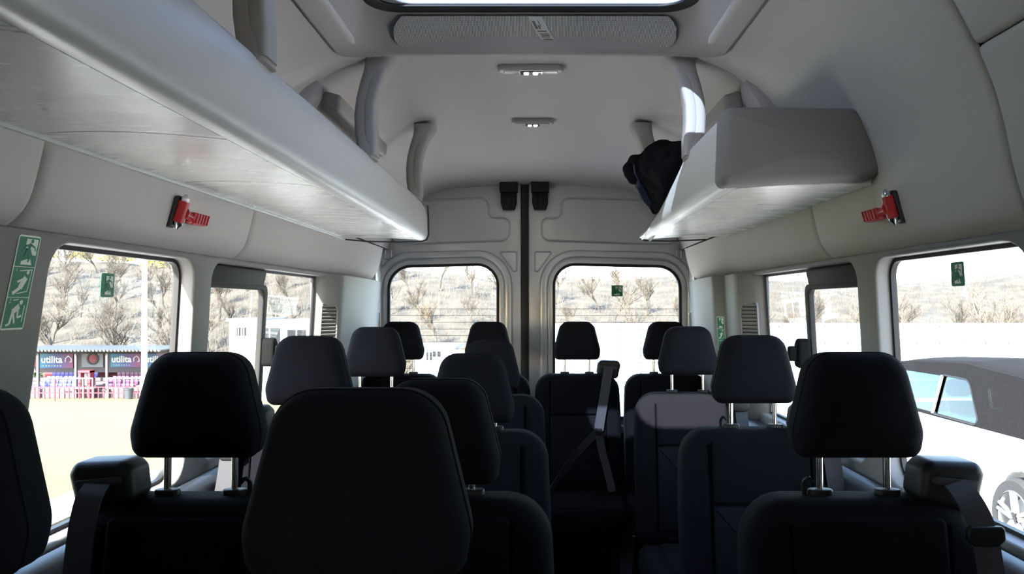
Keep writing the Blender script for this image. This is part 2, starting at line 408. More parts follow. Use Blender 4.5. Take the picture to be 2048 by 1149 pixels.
# ---- window band walls
def inx(z): return .893-.058*z           # inner face half-width, leaning inwards to the top
def wall_map(s): return lambda u, v, w: (side(s, inx(v)+w), u, v)
def slanted(y0, y1, z0, z1, slant0=0, slant1=0, r=.05): return rpoly([(y0-slant0, z0), (y1+slant1, z0), (y1, z1), (y0, z1)], r, 6)
WIN = {-1: [slanted(1.45, 2.05, -.462, .118, .075, .0, [.07, .06, .05, .07]), slanted(2.16, 3.42, -.44, .118, .0, .0, [.06, .06, .04, .06]), slanted(-.95, -.40, -.40, .10, 0, 0, .06)],
       1: [slanted(1.375, 2.003, -.455, .118, .06, .0, [.07, .06, .05, .09]), slanted(2.12, 3.25, -.44, .118, .0, .0, [.06, .06, .04, .06]), slanted(-.95, -.40, -.40, .10, 0, 0, .06)]}
WALL = {}
for s, nm in ((-1, 'wall_left'), (1, 'wall_right')):
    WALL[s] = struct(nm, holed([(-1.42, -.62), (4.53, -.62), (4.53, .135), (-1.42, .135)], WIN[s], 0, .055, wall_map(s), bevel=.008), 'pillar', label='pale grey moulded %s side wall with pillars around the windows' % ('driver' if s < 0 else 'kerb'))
    w = WALL[s]
    outp = [(side(s, .985), .14), (side(s, .985), -.3)]
    lower = crom([(.902, -.468), (.88, -.475), (.862, -.50), (.856, -.56), (.852, -.70), (.85, -1.0), (.85, -1.377)], 3)
    add('lower_trim', panel_sweep([(side(s, a), b) for a, b in lower], -1.42, 4.49, 4, out=-s, ends=(0, 0), edges=(0, 0)), 'dark_trim', w, label='dark plastic lower wall trim')
    # backing against stray light
    add('outer_skin', box((side(s, .96), 1.5, -1.0), (.02, 6.1, .80)), 'shell_out', w)
    cv = [(side(s, a), b) for a, b in COVE]
    if s < 0:
        for a, b in ((-.2, 1.366), (1.372, 2.365), (2.371, 4.30)):
            add('cove_panel', panel_sweep(cv, a, b, 4, out=1, fr=.02, dep=.02, edges=(0, 0)), 'lining', w)
    else:
        add('cove_panel', panel_sweep(cv, 2.344, 4.36, 6, out=-1, fr=.02, dep=.02, edges=(0, 0)), 'lining', w)
    # moulded rear pillar cover, chamfered inwards from the rear edge of the window
    ye = 3.275 if s < 0 else 3.105
    pc = crom([(.945, ye+.002), (.905, ye+.03), (.865, ye+.085), (.848, ye+.12), (.842, ye+.18), (.846, ye+.45), (.856, 4.05), (.872, 4.25), (.886, 4.40), (.893, 4.495)], 3)
    if s > 0: pc = crom([(.945, ye+.002), (.905, ye+.03), (.865, ye+.085), (.850, ye+.12), (.846, ye+.18), (.858, 3.42), (.862, 3.475), (.852, 3.495), (.832, 3.545), (.824, 3.575), (.826, 3.65), (.845, 4.05), (.872, 4.25), (.886, 4.40), (.893, 4.495)], 3)
    V, Fc = [], []; zs = [-.47, -.3, -.1, .05, .128]
    for z in zs: V += [Vector((side(s, p[0]-.03*z*0-.058*z*(1 if p[0] < .94 else .3)), p[1], z)) for p in pc]
    n = len(pc)
    for j in range(len(zs)-1):
        for i in range(n-1): Fc.append([j*n+i, j*n+i+1, (j+1)*n+i+1, (j+1)*n+i])
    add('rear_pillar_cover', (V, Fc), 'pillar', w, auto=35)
    add('pillar_edge_seal', tube([(side(s, inx(z)+.044), ye+.001, z) for z in (-.44, -.2, 0, .118)], .006, 6), 'rubber', w)
# ---- panes with their sliding lights
wn_i = 0
for s in (-1, 1):
    for k in range(3):
        wn_i += 1
        hole = WIN[s][k]; gm = lambda u, v, w: (side(s, inx(v)+w), u, v)
        pane = offset(hole, .004)
        g = struct('window_%d' % wn_i, ([Vector(gm(p[0], p[1], .047)) for p in pane], [list(range(len(pane)))]), 'glass', label=['clear side window with a green exit sticker', 'side window with a sliding front light', 'cab side window'][k]+(' on the driver side' if s < 0 else ' on the kerb side'), smooth=False)
        add('window_seal', holed(offset(hole, .003), [offset(hole, -.009)], .038, .052, gm), 'rubber', g)
        if k == 1:
            yb = 2.655 if s < 0 else 2.585
            y0 = 2.17 if s < 0 else 2.13
            # dark header over the sliding light, slider frame
            add('slider_header', holed(rpoly([(y0, .06), (yb-.02, .06), (yb+.01, .116), (y0, .116)], .012, 3), [], .025, .05, gm, bevel=.004), 'ceramic', g)
            add('slider_frame', holed(rrect(y0-.01, yb+.03, -.42, .066, .03), [rrect(y0+.0, yb-.008, -.395, .048, .025)], .026, .046, gm, bevel=.004), 'ceramic', g)
            lt = add('window_latch', pillow(rpoly([(-.028, -.05), (.028, -.045), (.03, .03), (.012, .052), (-.02, .045)], .016, 4), -.012, .03, .009, lambda u, v, w: (side(s, inx(-.165)-.01+w), yb+u, v-.165)), 'latch_black', g)
            add('latch_thumb', pillow(rrect(-.012, .014, -.03, .02, .008), -.03, 0, .006, lambda u, v, w: (side(s, inx(-.165)-.02+w), yb+u, v-.16)), 'latch_black', lt)
# ---- added partition behind the camera, in place of the windscreen, keeps light out
struct('wall_front_light_block', holed([(-.93, -1.38), (.89, -1.38), (.89, .12), (.5, .74), (-.54, .74), (-.93, .12)], [], 0, .05, lambda u, v, w: (u, -1.47+w, v)), 'dark_trim', label='added dark partition blocking windscreen light at the front of the bus')

# ------------------------------------------------------------------ ROOF HATCH
hatch = thing('roof_hatch', 'glazed roof hatch in a moulded grey frame with a mesh blind', 'roof hatch', (CX, 1.6, .76))
def hx(x0, x1, y0, y1, r, n=8): return rpoly([(x0, y0), (x1, y0), (x1, y1), (x0, y1)], r, n)
def cz(x): 
    a = abs(x-CX)
    for i in range(len(HALF)-1):
        if HALF[i+1][0] <= a <= HALF[i][0]:
            t = (a-HALF[i+1][0])/(HALF[i][0]-HALF[i+1][0]+1e-9); return HALF[i+1][1]*(1-t)+HALF[i][1]*t
    return .765
loops = []
for (x0, x1, y0, y1, r, dz, ab) in [(-.575, .535, .90, 2.30, .12, .004, 0), (-.573, .533, .902, 2.298, .12, -.008, 0), (-.566, .526, .91, 2.288, .115, -.013, 0), (-.55, .51, .93, 2.27, .11, -.010, 0),
                                   (-.52, .48, .95, 2.25, .10, .006, 0), (-.487, .447, .98, 2.20, .095, 0, .793), (-.468, .428, .995, 2.155, .09, 0, .811), (-.460, .420, 1.0, 2.142, .085, 0, .816)]:
    pl = hx(x0, x1, y0, y1, r); loops.append([Vector((p[0], p[1], ab if ab else cz(p[0])+dz)) for p in pl])
N = len(loops[0]); V = [p for l in loops for p in l]
Fc = [[l*N+i, l*N+(i+1) % N, (l+1)*N+(i+1) % N, (l+1)*N+i] for l in range(len(loops)-1) for i in range(N)]
add('frame', (V, Fc), 'strut', hatch, world=True)
add('glass_seal', holed(hx(-.475, .435, .985, 2.155, .09), [hx(-.435, .395, 1.03, 2.112, .07)], .811, .819, lambda u, v, w: (u, v, w), bevel=.003), 'rubber', hatch, world=True)
LT = [hx(-.40, .395, 1.90, 2.112, .06), hx(-.19, .175, 1.30, 1.54, .08)]  # openings shaped so sun patches fall on the strut and seat shoulder
add('sun_mask_lid', holed(hx(-.45, .41, 1.0, 2.14, .08), LT, .819, .831, lambda u, v, w: (u, v, w), bevel=.003), 'strut', hatch, world=True)  # added opaque cover, out of view, masks the sun around the two openings
for pq, gm_ in zip(LT, ('roof_glass', 'glass')): add('pane', ([Vector((p[0], p[1], .821)) for p in offset(pq, .002)], [list(range(len(pq)))]), gm_, hatch, world=True, smooth=False)  # front pane is made up, clear so more sun reaches the seat shoulder
# mesh blind on the rear slope of the frame
def mesh_pt(u, t):      # u -1..1, t 0..1 from lower edge to upper edge
    hw = .395+.015*(1-t); x = -.0+u*hw-.0; x = CX+.01+u*hw
    y = 2.268-.115*t; z = cz(x)*(1-t)+.812*t-.006-.006*math.sin(PI*t)
    return Vector((x, y, z))
V, Fc = [], []; nu, nt_ = 24, 6
for j in range(nt_+1):
    t = j/nt_
    for i in range(nu+1):
        u = -1+2*i/nu; k = 1-.06*max(0, abs(2*t-1)-.5)*2; V.append(mesh_pt(u*k, .08+.88*t))
for j in range(nt_):
    for i in range(nu): Fc.append([j*(nu+1)+i, j*(nu+1)+i+1, (j+1)*(nu+1)+i+1, (j+1)*(nu+1)+i])
add('mesh_blind', (V, Fc), 'mesh_cloth', hatch, world=True)
def strip(u0, u1, t0, t1, lift, n=8):
    """patch lying on the blind; u is measured across the slanting sticker"""
    V = []
    for k in range(n+1):
        t = t0+(t1-t0)*k/n; c = .115-.115*t
        for u in (u0, u1): V.append(mesh_pt(c+u, .08+.88*t)+Vector((0, -lift*.5, -lift)))
    return V, [[2*k, 2*k+1, 2*k+3, 2*k+2] for k in range(n)]
stk = add('sticker', strip(-.048, .048, .0, 1.0, .0018), 'white_sticker', hatch, world=True, smooth=False)
mk = [strip(a, b, c, d, .0026, 2) for a, b, c, d in ((-.038, -.018, .62, .88), (.004, .010, .70, .90), (-.012, .0, .62, .74), (-.036, .030, .52, .56), (-.034, .036, .42, .455), (-.03, .036, .36, .39), (-.034, .03, .30, .33), (-.03, .036, .20, .24), (-.02, .034, .12, .15))]
pr_ = add('sticker_print', join(*mk), 'print_grey', stk, smooth=False); pr_.location = -hatch.location

# ------------------------------------------------------------------ CEILING LAMPS
for i, (Yl, hw, lab) in enumerate(((2.545, .108, 'long oval ceiling lamp nearer the roof hatch, lit'), (3.30, .088, 'short rectangular ceiling lamp nearer the rear doors, lit'))):
    zc = rear_z(CX, Yl, .777)-.001; xl = -.025
    L = thing('ceiling_lamp', lab, 'ceiling lamp', (xl, Yl, zc), group='ceiling lamps')
    fn = lambda u, v, w: (u, v, -w)
    add('housing', pillow(rpoly([(-hw, -.030), (hw, -.030), (hw, .030), (-hw, .030)], .022 if i == 0 else .010, 6), 0, .018, .002, fn, r2=.010), 'lamp_body', L)
    add('lens', pillow(rrect(-hw*.82, hw*.82, -.019, .017, .006), .010, .022, .001, fn, r2=.004), 'lamp_lens', L)
    add('reflector', pillow(rrect(-hw*.36, hw*.36, -.021, .016, .004), .012, .0235, .001, fn, r2=.003), 'chrome', L)
    for k in (-1, 1):
        add('bulb', pillow(rrect(-.008+k*hw*.14, .008+k*hw*.14, -.010, .006, .005), .018, .027, .001, fn, r2=.004), 'lamp_bulb', L)

# ------------------------------------------------------------------ LUGGAGE SHELVES
def shelf_profile(s, top): 
    # inner face of the lip, dx measured from centre (left shelf .48 , right .465)
    x = .478 if s < 0 else .464
    return x
LS = thing('luggage_shelf', 'long pale grey overhead luggage shelf running along the driver side wall', 'luggage shelf', (-.68, 1.9, .30))
def lip(s, xi, Y0, Y1, topf, ny=24):
    """rounded lip moulding; topf(Y) gives the height of its upper edge"""
    V, Fc = [], []
    for j in range(ny+1):
        y = Y0+(Y1-Y0)*j/ny; zt = topf(y); h = zt-.288
        pr = [(xi+.045, .2865), (xi+.022, .285), (xi+.010, .291), (xi+.003, .303), (xi, .32 if h > .05 else .29+h*.4), (xi+.003, .288+h*.66), (xi+.011, zt-.012), (xi+.018, zt-.003), (xi+.030, zt), (xi+.040, zt-.006), (xi+.043, zt-.02), (xi+.05, .288+min(h*.5, .03))]
        V += [Vector((side(s, a), y, b)) for a, b in pr]
    n = 12
    for j in range(ny):
        for i in range(n): Fc.append([j*n+i, j*n+(i+1) % n, (j+1)*n+(i+1) % n, (j+1)*n+i])
    Fc += [list(range(n))[::-1], [ny*n+i for i in range(n)]]
    return V, Fc
add('lip', lip(-1, .475, -.1, 3.455, lambda y: .4535-.012*max(0, (y-3.3)/.15)**2), 'shelf', LS, world=True, auto=60)
def tray(s, xi, Y0, Y1): return box(((side(s, xi+.05)+side(s, .838))/2, (Y0+Y1)/2, .307), (.838-xi-.05, Y1-Y0, .022), .004)
add('tray', tray(-1, .475, -.1, 3.45), 'shelf', LS, world=True)
def under(s, xi, Y0, Y1, curve=.03):
    """glossy bottom panel with gently bowed cross seams"""
    V, Fc = [], []; nx, ny = 8, 6; x0, x1 = xi+.047, .836
    for j in range(ny+1):
        for i in range(nx+1):
            t = i/nx; bow = -curve*math.sin(PI*t)*0.6-.02*t
            V.append(Vector((side(s, x0+(x1-x0)*t), Y0+(Y1-Y0)*j/ny+bow, .2868+.010*math.sin(PI*t)*.35+.006*t)))
    for j in range(ny):
        for i in range(nx): Fc.append([j*(nx+1)+i, j*(nx+1)+i+1, (j+1)*(nx+1)+i+1, (j+1)*(nx+1)+i])
    b = len(V); V += [v+Vector((0, 0, .006)) for v in V[:b]]
    Fc += [[q+b for q in f][::-1] for f in Fc[:]]
    ring = [i for i in range(nx+1)]+[j*(nx+1)+nx for j in range(1, ny+1)]+[ny*(nx+1)+i for i in range(nx-1, -1, -1)]+[j*(nx+1) for j in range(ny-1, 0, -1)]
    for k in range(len(ring)): Fc.append([ring[k], ring[(k+1) % len(ring)], ring[(k+1) % len(ring)]+b, ring[k]+b])
    return V, Fc
for a, b in ((-.1, .815), (.821, 1.343), (1.349, 1.873), (1.879, 2.66), (2.666, 3.45)):
    add('bottom_panel', under(-1, .475, a, b), 'shelf_under', LS, world=True)
add('edge_strip', box((side(-1, .842), 1.7, .292), (.010, 3.5, .014), .003), 'shelf', LS, world=True)
add('end_trim', tube([(side(-1, .474), 3.452, .44), (side(-1, .4705), 3.456, .38), (side(-1, .470), 3.457, .31), (side(-1, .478), 3.457, .288), (side(-1, .50), 3.457, .280), (side(-1, .6), 3.457, .277), (side(-1, .75), 3.45, .280), (side(-1, .835), 3.43, .287)], .0035, 6), 'rubber', LS, world=True)

RS = thing('luggage_shelf', 'short overhead luggage shelf on the kerb side wall, closed by a rounded dark grey end', 'luggage shelf', (.65, 2.6, .30))
def rtop(y):
    if y < 2.38: return .472
    t = min(1, (y-2.38)/.92); return .472-(.472-.293)*(t**0.85)
add('lip', lip(1, .462, 1.905, 3.40, rtop, 36), 'shelf', RS, world=True, auto=60)
add('tray', tray(1, .462, 1.90, 3.39), 'shelf', RS, world=True)
for a, b in ((1.92, 2.30), (2.303, 3.39)):
    add('bottom_panel', under(1, .462, a, b, .02), 'shelf_under', RS, world=True)
cap = rpoly([(.438, .286), (.800, .300), (.832, .325), (.806, .40), (.772, .474), (.445, .477)], [.020, .03, .02, .05, .04, .025], 5)
add('end_cap', pillow([(x-0.0, z) for x, z in cap], 1.855, 1.93, .022, lambda u, v, w: (u, w, v), r2=.002, dome=.012), 'shelf_end', RS, world=True)
add('end_trim', tube([(side(1, .465), 3.402, .286), (side(1, .49), 3.402, .279), (side(1, .6), 3.40, .277), (side(1, .75), 3.38, .282)], .0035, 6), 'rubber', RS, world=True)
# struts between roof and shelf lip
def strut(s, Y, tag, top=.752):
    xi = .478 if s < 0 else .468
    S = thing('shelf_strut', tag, 'bracket', (side(s, xi+.02), Y, .45), group='curved shelf struts')
    def sec(prof, name, m, ins=0):
        V, Fc = [], []; nn = 0
        for (dx, z, wx, wy, dy) in prof:
            pl = rpoly([(-wx/2, -wy/2), (wx/2, -wy/2), (wx/2, wy/2), (-wx/2, wy/2)], min(wx, wy)*.3, 3)
            nn = len(pl); V += [Vector((side(s, dx)+a, Y+dy+b, z)) for a, b in pl]
        for j in range(len(prof)-1):
            for i in range(nn): Fc.append([j*nn+i, j*nn+(i+1) % nn, (j+1)*nn+(i+1) % nn, (j+1)*nn+i])
        Fc += [list(range(nn)), [(len(prof)-1)*nn+i for i in range(nn)]]
        add(name, (V, Fc), m, S, world=True)
    raw = [(xi+.022, .44, .052, .085, 0), (xi+.022, .47, .052, .085, 0), (xi+.028, .52, .056, .080, 0), (xi+.030, .57, .055, .078, 0), (xi+.024, .62, .056, .078, 0), (xi+.010, .665, .062, .082, 0), (xi-.006, .70, .072, .090, 0), (xi-.018, .725, .086, .10, 0), (xi-.022, .742, .092, .104, 0), (xi-.022, top, .092, .104, 0)]
    sec(raw, 'post', 'strut')
    # clip-on cover proud of the aisle side
    cov = [(xi+.008, .448, .034, .070, -.006), (xi+.008, .50, .036, .068, -.008), (xi+.012, .55, .036, .066, -.008), (xi+.010, .60, .036, .066, -.008), (xi-.002, .65, .038, .068, -.008), (xi-.016, .69, .040, .072, -.008), (xi-.030, .715, .036, .074, -.006), (xi-.034, .722, .02, .05, -.004)]
    sec(cov, 'cover', 'strut')
strut(-1, 1.43, 'curved grey strut beside the roof hatch, holding the driver side shelf')
strut(-1, 2.36, 'curved grey strut at the roof seam, holding the driver side shelf')
strut(-1, 3.27, 'curved grey strut near the rear end of the driver side shelf')
strut(1, 2.36, 'curved grey strut catching a patch of sun, above the kerb side shelf')
strut(1, 3.25, 'curved grey strut behind the dark coat on the kerb side shelf')
# rib covers on the wall above the shelves and rails between them
for s, wd in ((-1, 'driver'), (1, 'kerb')):
    rib = thing('rib_cover', 'rounded rib cover on the wall above the %s side shelf' % wd, 'trim cover', (side(s, .70), 2.34, .5))
    pth = [(.800, .47), (.755, .54), (.715, .60), (.672, .652), (.645, .672)]
    V, Fc = [], []
    for k, (dx, z) in enumerate(pth):
        ww = [.11, .11, .105, .09, .05][k]; tt = [.05, .055, .055, .045, .02][k]
        nrm = Vector((-s*.78, -.62)); 
        pl = rpoly([(-ww/2, -.01), (ww/2, -.01), (ww/2*.86, tt), (-ww/2*.86, tt)], .015, 3)
        for a, b in pl: V.append(Vector((side(s, dx)+nrm.x*b, 2.325+a, z+nrm.y*b)))
    n = len(V)//5
    for j in range(4):
        for i in range(n): Fc.append([j*n+i, j*n+(i+1) % n, (j+1)*n+(i+1) % n, (j+1)*n+i])
    Fc += [list(range(n)), [4*n+i for i in range(n)]]
    add('cover', (V, Fc), 'strut', rib, world=True)
    rail = thing('shelf_rail', 'slim rounded rail along the wall above the %s side shelf' % wd, 'rail', (side(s, .69), 2.8, .52))
    rp = rpoly([(-.03, -.02), (.03, -.035), (.035, .02), (-.02, .035)], .012, 3)
    add('rail_bar', pillow(rp, 2.40, 3.15 if s < 0 else 3.0, .012, lambda u, v, w: (side(s, .628)-s*u, w, .630+v)), 'strut', rail, world=True)

# ------------------------------------------------------------------ REAR DOORS
YD = 4.50
def dm(u, v, w): return (u, YD+w, v)
def pxl(pts): return [((x-VX)*YD/F, (VY-y)*YD/F) for x, y in pts]
top_edge = [(-.93, .60), (-.80, .645), (-.60, .672), (-.35, .693), (-.098, .703)]
dl_out = [(-.098, -1.39), (-.098, .703)]+top_edge[::-1][1:]+[(-.965, .30), (-.965, -1.39)]
dr_out = [(-.058, -1.39), (-.058, .703), (.2, .696), (.45, .682), (.68, .655), (.80, .62), (.90, .55), (.93, .30), (.93, -1.39)]
wl_hole = rpoly([(-.877, -.665), (-.231, -.665), (-.231, .238), (-.872, .222)], [.06, .06, .125, .135], 8)
wr_hole = rpoly([(.085, -.665), (.832, -.665), (.826, .222), (.085, .238)], [.06, .06, .135, .125], 8)
dn = 0
for nm, outl, hole, sx in (('door_1', dl_out, wl_hole, -1), ('door_2', dr_out, wr_hole, 1)):
    D = struct(nm, holed(outl, [hole], 0, .03, dm, bevel=.003), 'silver_paint', label='silver painted rear door with a rounded window, %s side' % ('driver' if sx < 0 else 'kerb'))
    add('window_surround', holed(offset(hole, .078), [offset(hole, .034)], -.022, .004, dm, bevel=.010), 'silver_paint', D)
    add('window_flange', holed(offset(hole, .030), [offset(hole, .002)], -.006, .02, dm, bevel=.003), 'silver_paint', D)
    add('window_seal', holed(offset(hole, .003), [offset(hole, -.013)], -.012, .02, dm, bevel=.005), 'rubber', D)
    dn += 1
    xa_, xb_ = (-.93, -.115) if sx < 0 else (-.04, .885)
    add('lower_door_trim', holed(rrect(xa_, xb_, -1.375, -.735, .03), [], -.035, .0, dm, bevel=.01), 'dark_trim', D)
    g = struct('window_%d' % (6+dn), ([Vector((p[0], YD+.015, p[1])) for p in offset(hole, .001)], [list(range(len(hole)))]), 'glass', smooth=False, label='rear door window with heater wires, %s side' % ('driver' if sx < 0 else 'kerb'))
    x0, x1 = (-.865, -.243) if sx < 0 else (.097, .815)
    for k in range(14):
        z = -.028-k*.0385
        add('heater_wire', box(((x0+x1)/2, YD+.011, z), (x1-x0, .002, .0022)), 'wire', g)
# pressed beads in the upper door skins
def bead(D, pts, r, closed=False, nm='pressed_bead', rad=.03):
    pl = pxl(pts); pl = rpoly(pl, rad, 4) if closed else [tuple(p) for p in crom(pl, 4)]
    add(nm, tube([(p[0], YD+.001, p[1]) for p in pl], r, 6, closed=closed), 'silver_paint', D)
d1 = bpy.data.objects['door_1']; d2 = bpy.data.objects['door_2']
def pxbead(D, pts, rads, r=.008, nm='pressed_panel'):
    pl = rpoly(pxl(pts), rads, 5)
    rim = [(p[0], YD+.001, p[1]) for p in pl]
    add(nm, tube(rim, r, 6, closed=True), 'silver_paint', D)
pxbead(d1, [(765, 405), (976, 396), (976, 437), (1019, 437), (1019, 481), (790, 490)], [.03, .05, .04, .04, .05, .05])
pxbead(d2, [(1370, 402), (1123, 396), (1123, 437), (1083, 437), (1083, 481), (1350, 490)], [.03, .05, .04, .04, .05, .05])
pxbead(d1, [(998, 504), (1033, 504), (1033, 543), (1027, 543)], .008, .006, 'pressed_gusset')
pxbead(d2, [(1105, 504), (1070, 504), (1070, 543), (1076, 543)], .008, .006, 'pressed_gusset')
for D, xs in ((d1, (770, 782)), (d2, (1354, 1363))):
    pxbead(D, [(xs[0], 500), (xs[1], 500), (xs[1], 519), (xs[0], 519)], .01, .006, 'pressed_slot')
for D, xs in ((d1, (737, 750)), (d2, (1383, 1396))):
    for y0 in (565, 607):
        q = pxl([(xs[0], y0), (xs[1], y0), (xs[1], y0+22), (xs[0], y0+22)])
        add('access_hole', pillow(rpoly(q, .012, 4), -.012, .01, .006, dm), 'silver_paint', D)
# hinge-side frames (D pillar flanges)
struct('trim_2', holed([(-1.0, -1.39), (-.93, -1.39), (-.905, .1), (-.90, .45), (-.80, .62), (-.55, .665), (-.10, .695), (.45, .675), (.70, .64), (.83, .55), (.865, .1), (.89, -1.39), (.96, -1.39), (.96, .85), (-1.0, .85)], [], 0, .05, lambda u, v, w: (u, YD+.035+w, v)), 'silver_paint', label='painted rear door aperture frame')
for s_ in (-1, 1):
    struct('trim_%d' % (6 if s_ < 0 else 7), box((side(s_, .925), 4.425, .26), (.075, .19, .62), .006), 'silver_paint', label='painted corner post beside the rear doors, %s side' % ('driver' if s_ < 0 else 'kerb'))
struct('trim_3', box(((1049.5-VX)*YD/F, YD+.0, -.31), (.046, .035, 2.02), .010), 'rubber', label='black rubber seal where the rear doors meet')
struct('trim_4', tube([tuple(p) for p in crom([(-.90, YD-.01, .585), (-.80, YD-.01, .638), (-.60, YD-.012, .672), (-.35, YD-.012, .693), (-.08, YD-.012, .705), (.2, YD-.012, .699), (.45, YD-.012, .684), (.68, YD-.012, .656), (.80, YD-.01, .62), (.86, YD-.01, .57)], 4)], .009, 8), 'rubber', label='black header seal above the rear doors')
for D, xc in ((d1, 1018), (d2, 1080)):
    X0 = (xc-VX)*YD/F
    lt = add('door_latch', pillow(rpoly([(-.052, .005), (.052, .005), (.052, -.075), (-.052, -.075)], .008, 3), -.075, .0, .006, lambda u, v, w: (X0+u, YD+w, .715+v)), 'black_plastic', D)
    add('latch_body', pillow(rpoly([(-.046, 0), (.046, 0), (.046, -.06), (.034, -.098), (-.034, -.098), (-.046, -.06)], .006, 3), -.06, .0, .008, lambda u, v, w: (X0+u, YD+w, .642+v)), 'black_plastic', lt)
    add('latch_tab', pillow(rpoly([(-.016, -.02), (.016, -.02), (.014, -.085), (-.014, -.085)], .004, 3), -.072, -.05, .004, lambda u, v, w: (X0+u+.004, YD+w, .642+v)), 'black_plastic', lt)

# ------------------------------------------------------------------ VENT GRILLES
def grille(s, ye, z0, z1, lab, r):
    """grille lying on the chamfer of the rear pillar cover: u runs along the chamfer"""
    p0 = Vector((.905, ye+.03)); p1 = Vector((.865, ye+.085)); t = (p1-p0); L = t.length+.012; t.normalize(); nn = Vector((-t.y, -t.x)) if False else Vector((-t.y, t.x))
    if nn.x > 0: nn = -nn
    def gm(u, v, w):
        q = p0+t*u+nn*(-w+.003); return (side(s, q.x-.058*v), q.y, v)
    G = thing('vent_grille', lab, 'vent', gm(L/2, z0, 0))
    hole = rpoly([(0, z0), (L, z0), (L, z1-.012), (0, z1)], [.006, .006, r, .008], 4)
    add('frame', holed(offset(hole, .006), [hole], -.006, .004, gm, bevel=.0015), 'pillar', G, world=True)
    add('backing', holed(hole, [], -.0005, .0015, gm), 'gap', G, world=True)
    n = 17
    for k in range(n):
        z = z0+(z1-z0)*(k+.5)/n; e = L-(.016 if k > n-2 else .001)
        a = [(.001, z-.004, -.0005), (e, z-.004, -.0005), (e, z+.0035, -.006), (.001, z+.0035, -.006), (.001, z+.0012, -.0065), (e, z+.0012, -.0065), (e, z-.006, -.002), (.001, z-.006, -.002)]
        add('slat', ([Vector(gm(*p)) for p in a], [[0, 1, 2, 3], [4, 5, 6, 7], [0, 3, 4, 7], [1, 2, 5, 6], [2, 3, 4, 5], [0, 1, 6, 7]]), 'pillar', G, world=True, smooth=False)
grille(-1, 3.275, -.26, .0, 'slatted air vent in the rear pillar of the driver side wall', .02)
grille(1, 3.105, -.25, .005, 'slatted air vent in the rear pillar of the kerb side wall', .02)

# ------------------------------------------------------------------ EXIT SIGNS
def disc(c, r, n=10): return [(c[0]+r*math.cos(2*PI*k/n), c[1]+r*math.sin(2*PI*k/n)) for k in range(n)]
def limb(a, b, w):
    a = Vector(a); b = Vector(b); t = (b-a).normalized(); n = Vector((-t.y, t.x))*w/2
    return [tuple(a+n), tuple(b+n), tuple(b-n), tuple(a-n)]
RUN = [disc((.62, .86), .07), limb((.58, .78), (.46, .48), .13), limb((.56, .74), (.80, .66), .06), limb((.80, .66), (.86, .54), .05), limb((.56, .74), (.36, .68), .06), limb((.36, .68), (.28, .52), .05),
       limb((.47, .50), (.64, .36), .08), limb((.64, .36), (.56, .16), .07), limb((.46, .50), (.36, .30), .08), limb((.36, .30), (.14, .28), .07)]
DOOR = [[(.34, .93), (.92, .93), (.92, .40), (.74, .40), (.60, .62), (.34, .62)], [(.25, .07), (.80, .07), (.66, .30), (.25, .18)]]
TWIST = [limb((.15, .12), (.45, .30), .12), limb((.45, .30), (.66, .66), .22), disc((.72, .82), .07), limb((.3, .86), (.9, .92), .03), limb((.9, .92), (.84, .2), .03), limb((.84, .2), (.35, .12), .03), limb((.28, .5), (.6, .62), .08)]
CLIMB = [disc((.68, .84), .08), limb((.62, .72), (.34, .52), .20), limb((.36, .56), (.30, .14), .11), limb((.30, .14), (.14, .10), .07), limb((.40, .48), (.52, .16), .09), limb((.58, .70), (.62, .34), .08), limb((.62, .34), (.80, .40), .07), limb((.28, .9), (.52, .94), .03), limb((.86, .74), (.86, .2), .04)]
def flat(polys, fn, w):
    V, Fc = [], []
    for pl in polys:
        b = len(V); V += [Vector(fn(p[0], p[1], w)) for p in pl]; Fc.append([b+i for i in range(len(pl))])
    return V, Fc
def sign(kind, fn, w_, lab, grp, loc):
    """fn maps sign coordinates (metres, origin lower left, outward height) to the world"""
    S = thing('exit_sign', lab, 'sign', loc, group=grp)
    n = 3 if kind == 'triple' else 1
    e = .0025
    add('plate', holed(rrect(-e, w_+e, -e, w_*n+e, .005, 4), [], 0, .0008, fn), 'sign_white' if n == 3 else 'sign_green', S, world=True, smooth=False)
    for k in range(n):
        pf = lambda u, v, w, k=k: fn(u*w_, (v+(n-1-k))*w_, w)
        if n == 3: add('panel', flat([[(0.0, .012), (1, .012), (1, .988), (0.0, .988)]], pf, .0012), 'sign_green', S, world=True, smooth=False)
        if k == 0:
            add('doorway', flat(DOOR, pf, .0016), 'sign_white', S, world=True, smooth=False)
            add('running_figure', flat(RUN, pf, .0021), 'sign_green', S, world=True, smooth=False)
        else:
            add('figure', flat(TWIST if k == 1 else CLIMB, pf, .0016), 'sign_white', S, world=True, smooth=False)
            tg = text_geo(str(k), .18, lambda x, y, z, pf=pf: pf(x+.14, y+.88, .0016), ext=0)
            add('numeral', tg, 'sign_white', S, world=True, smooth=False)
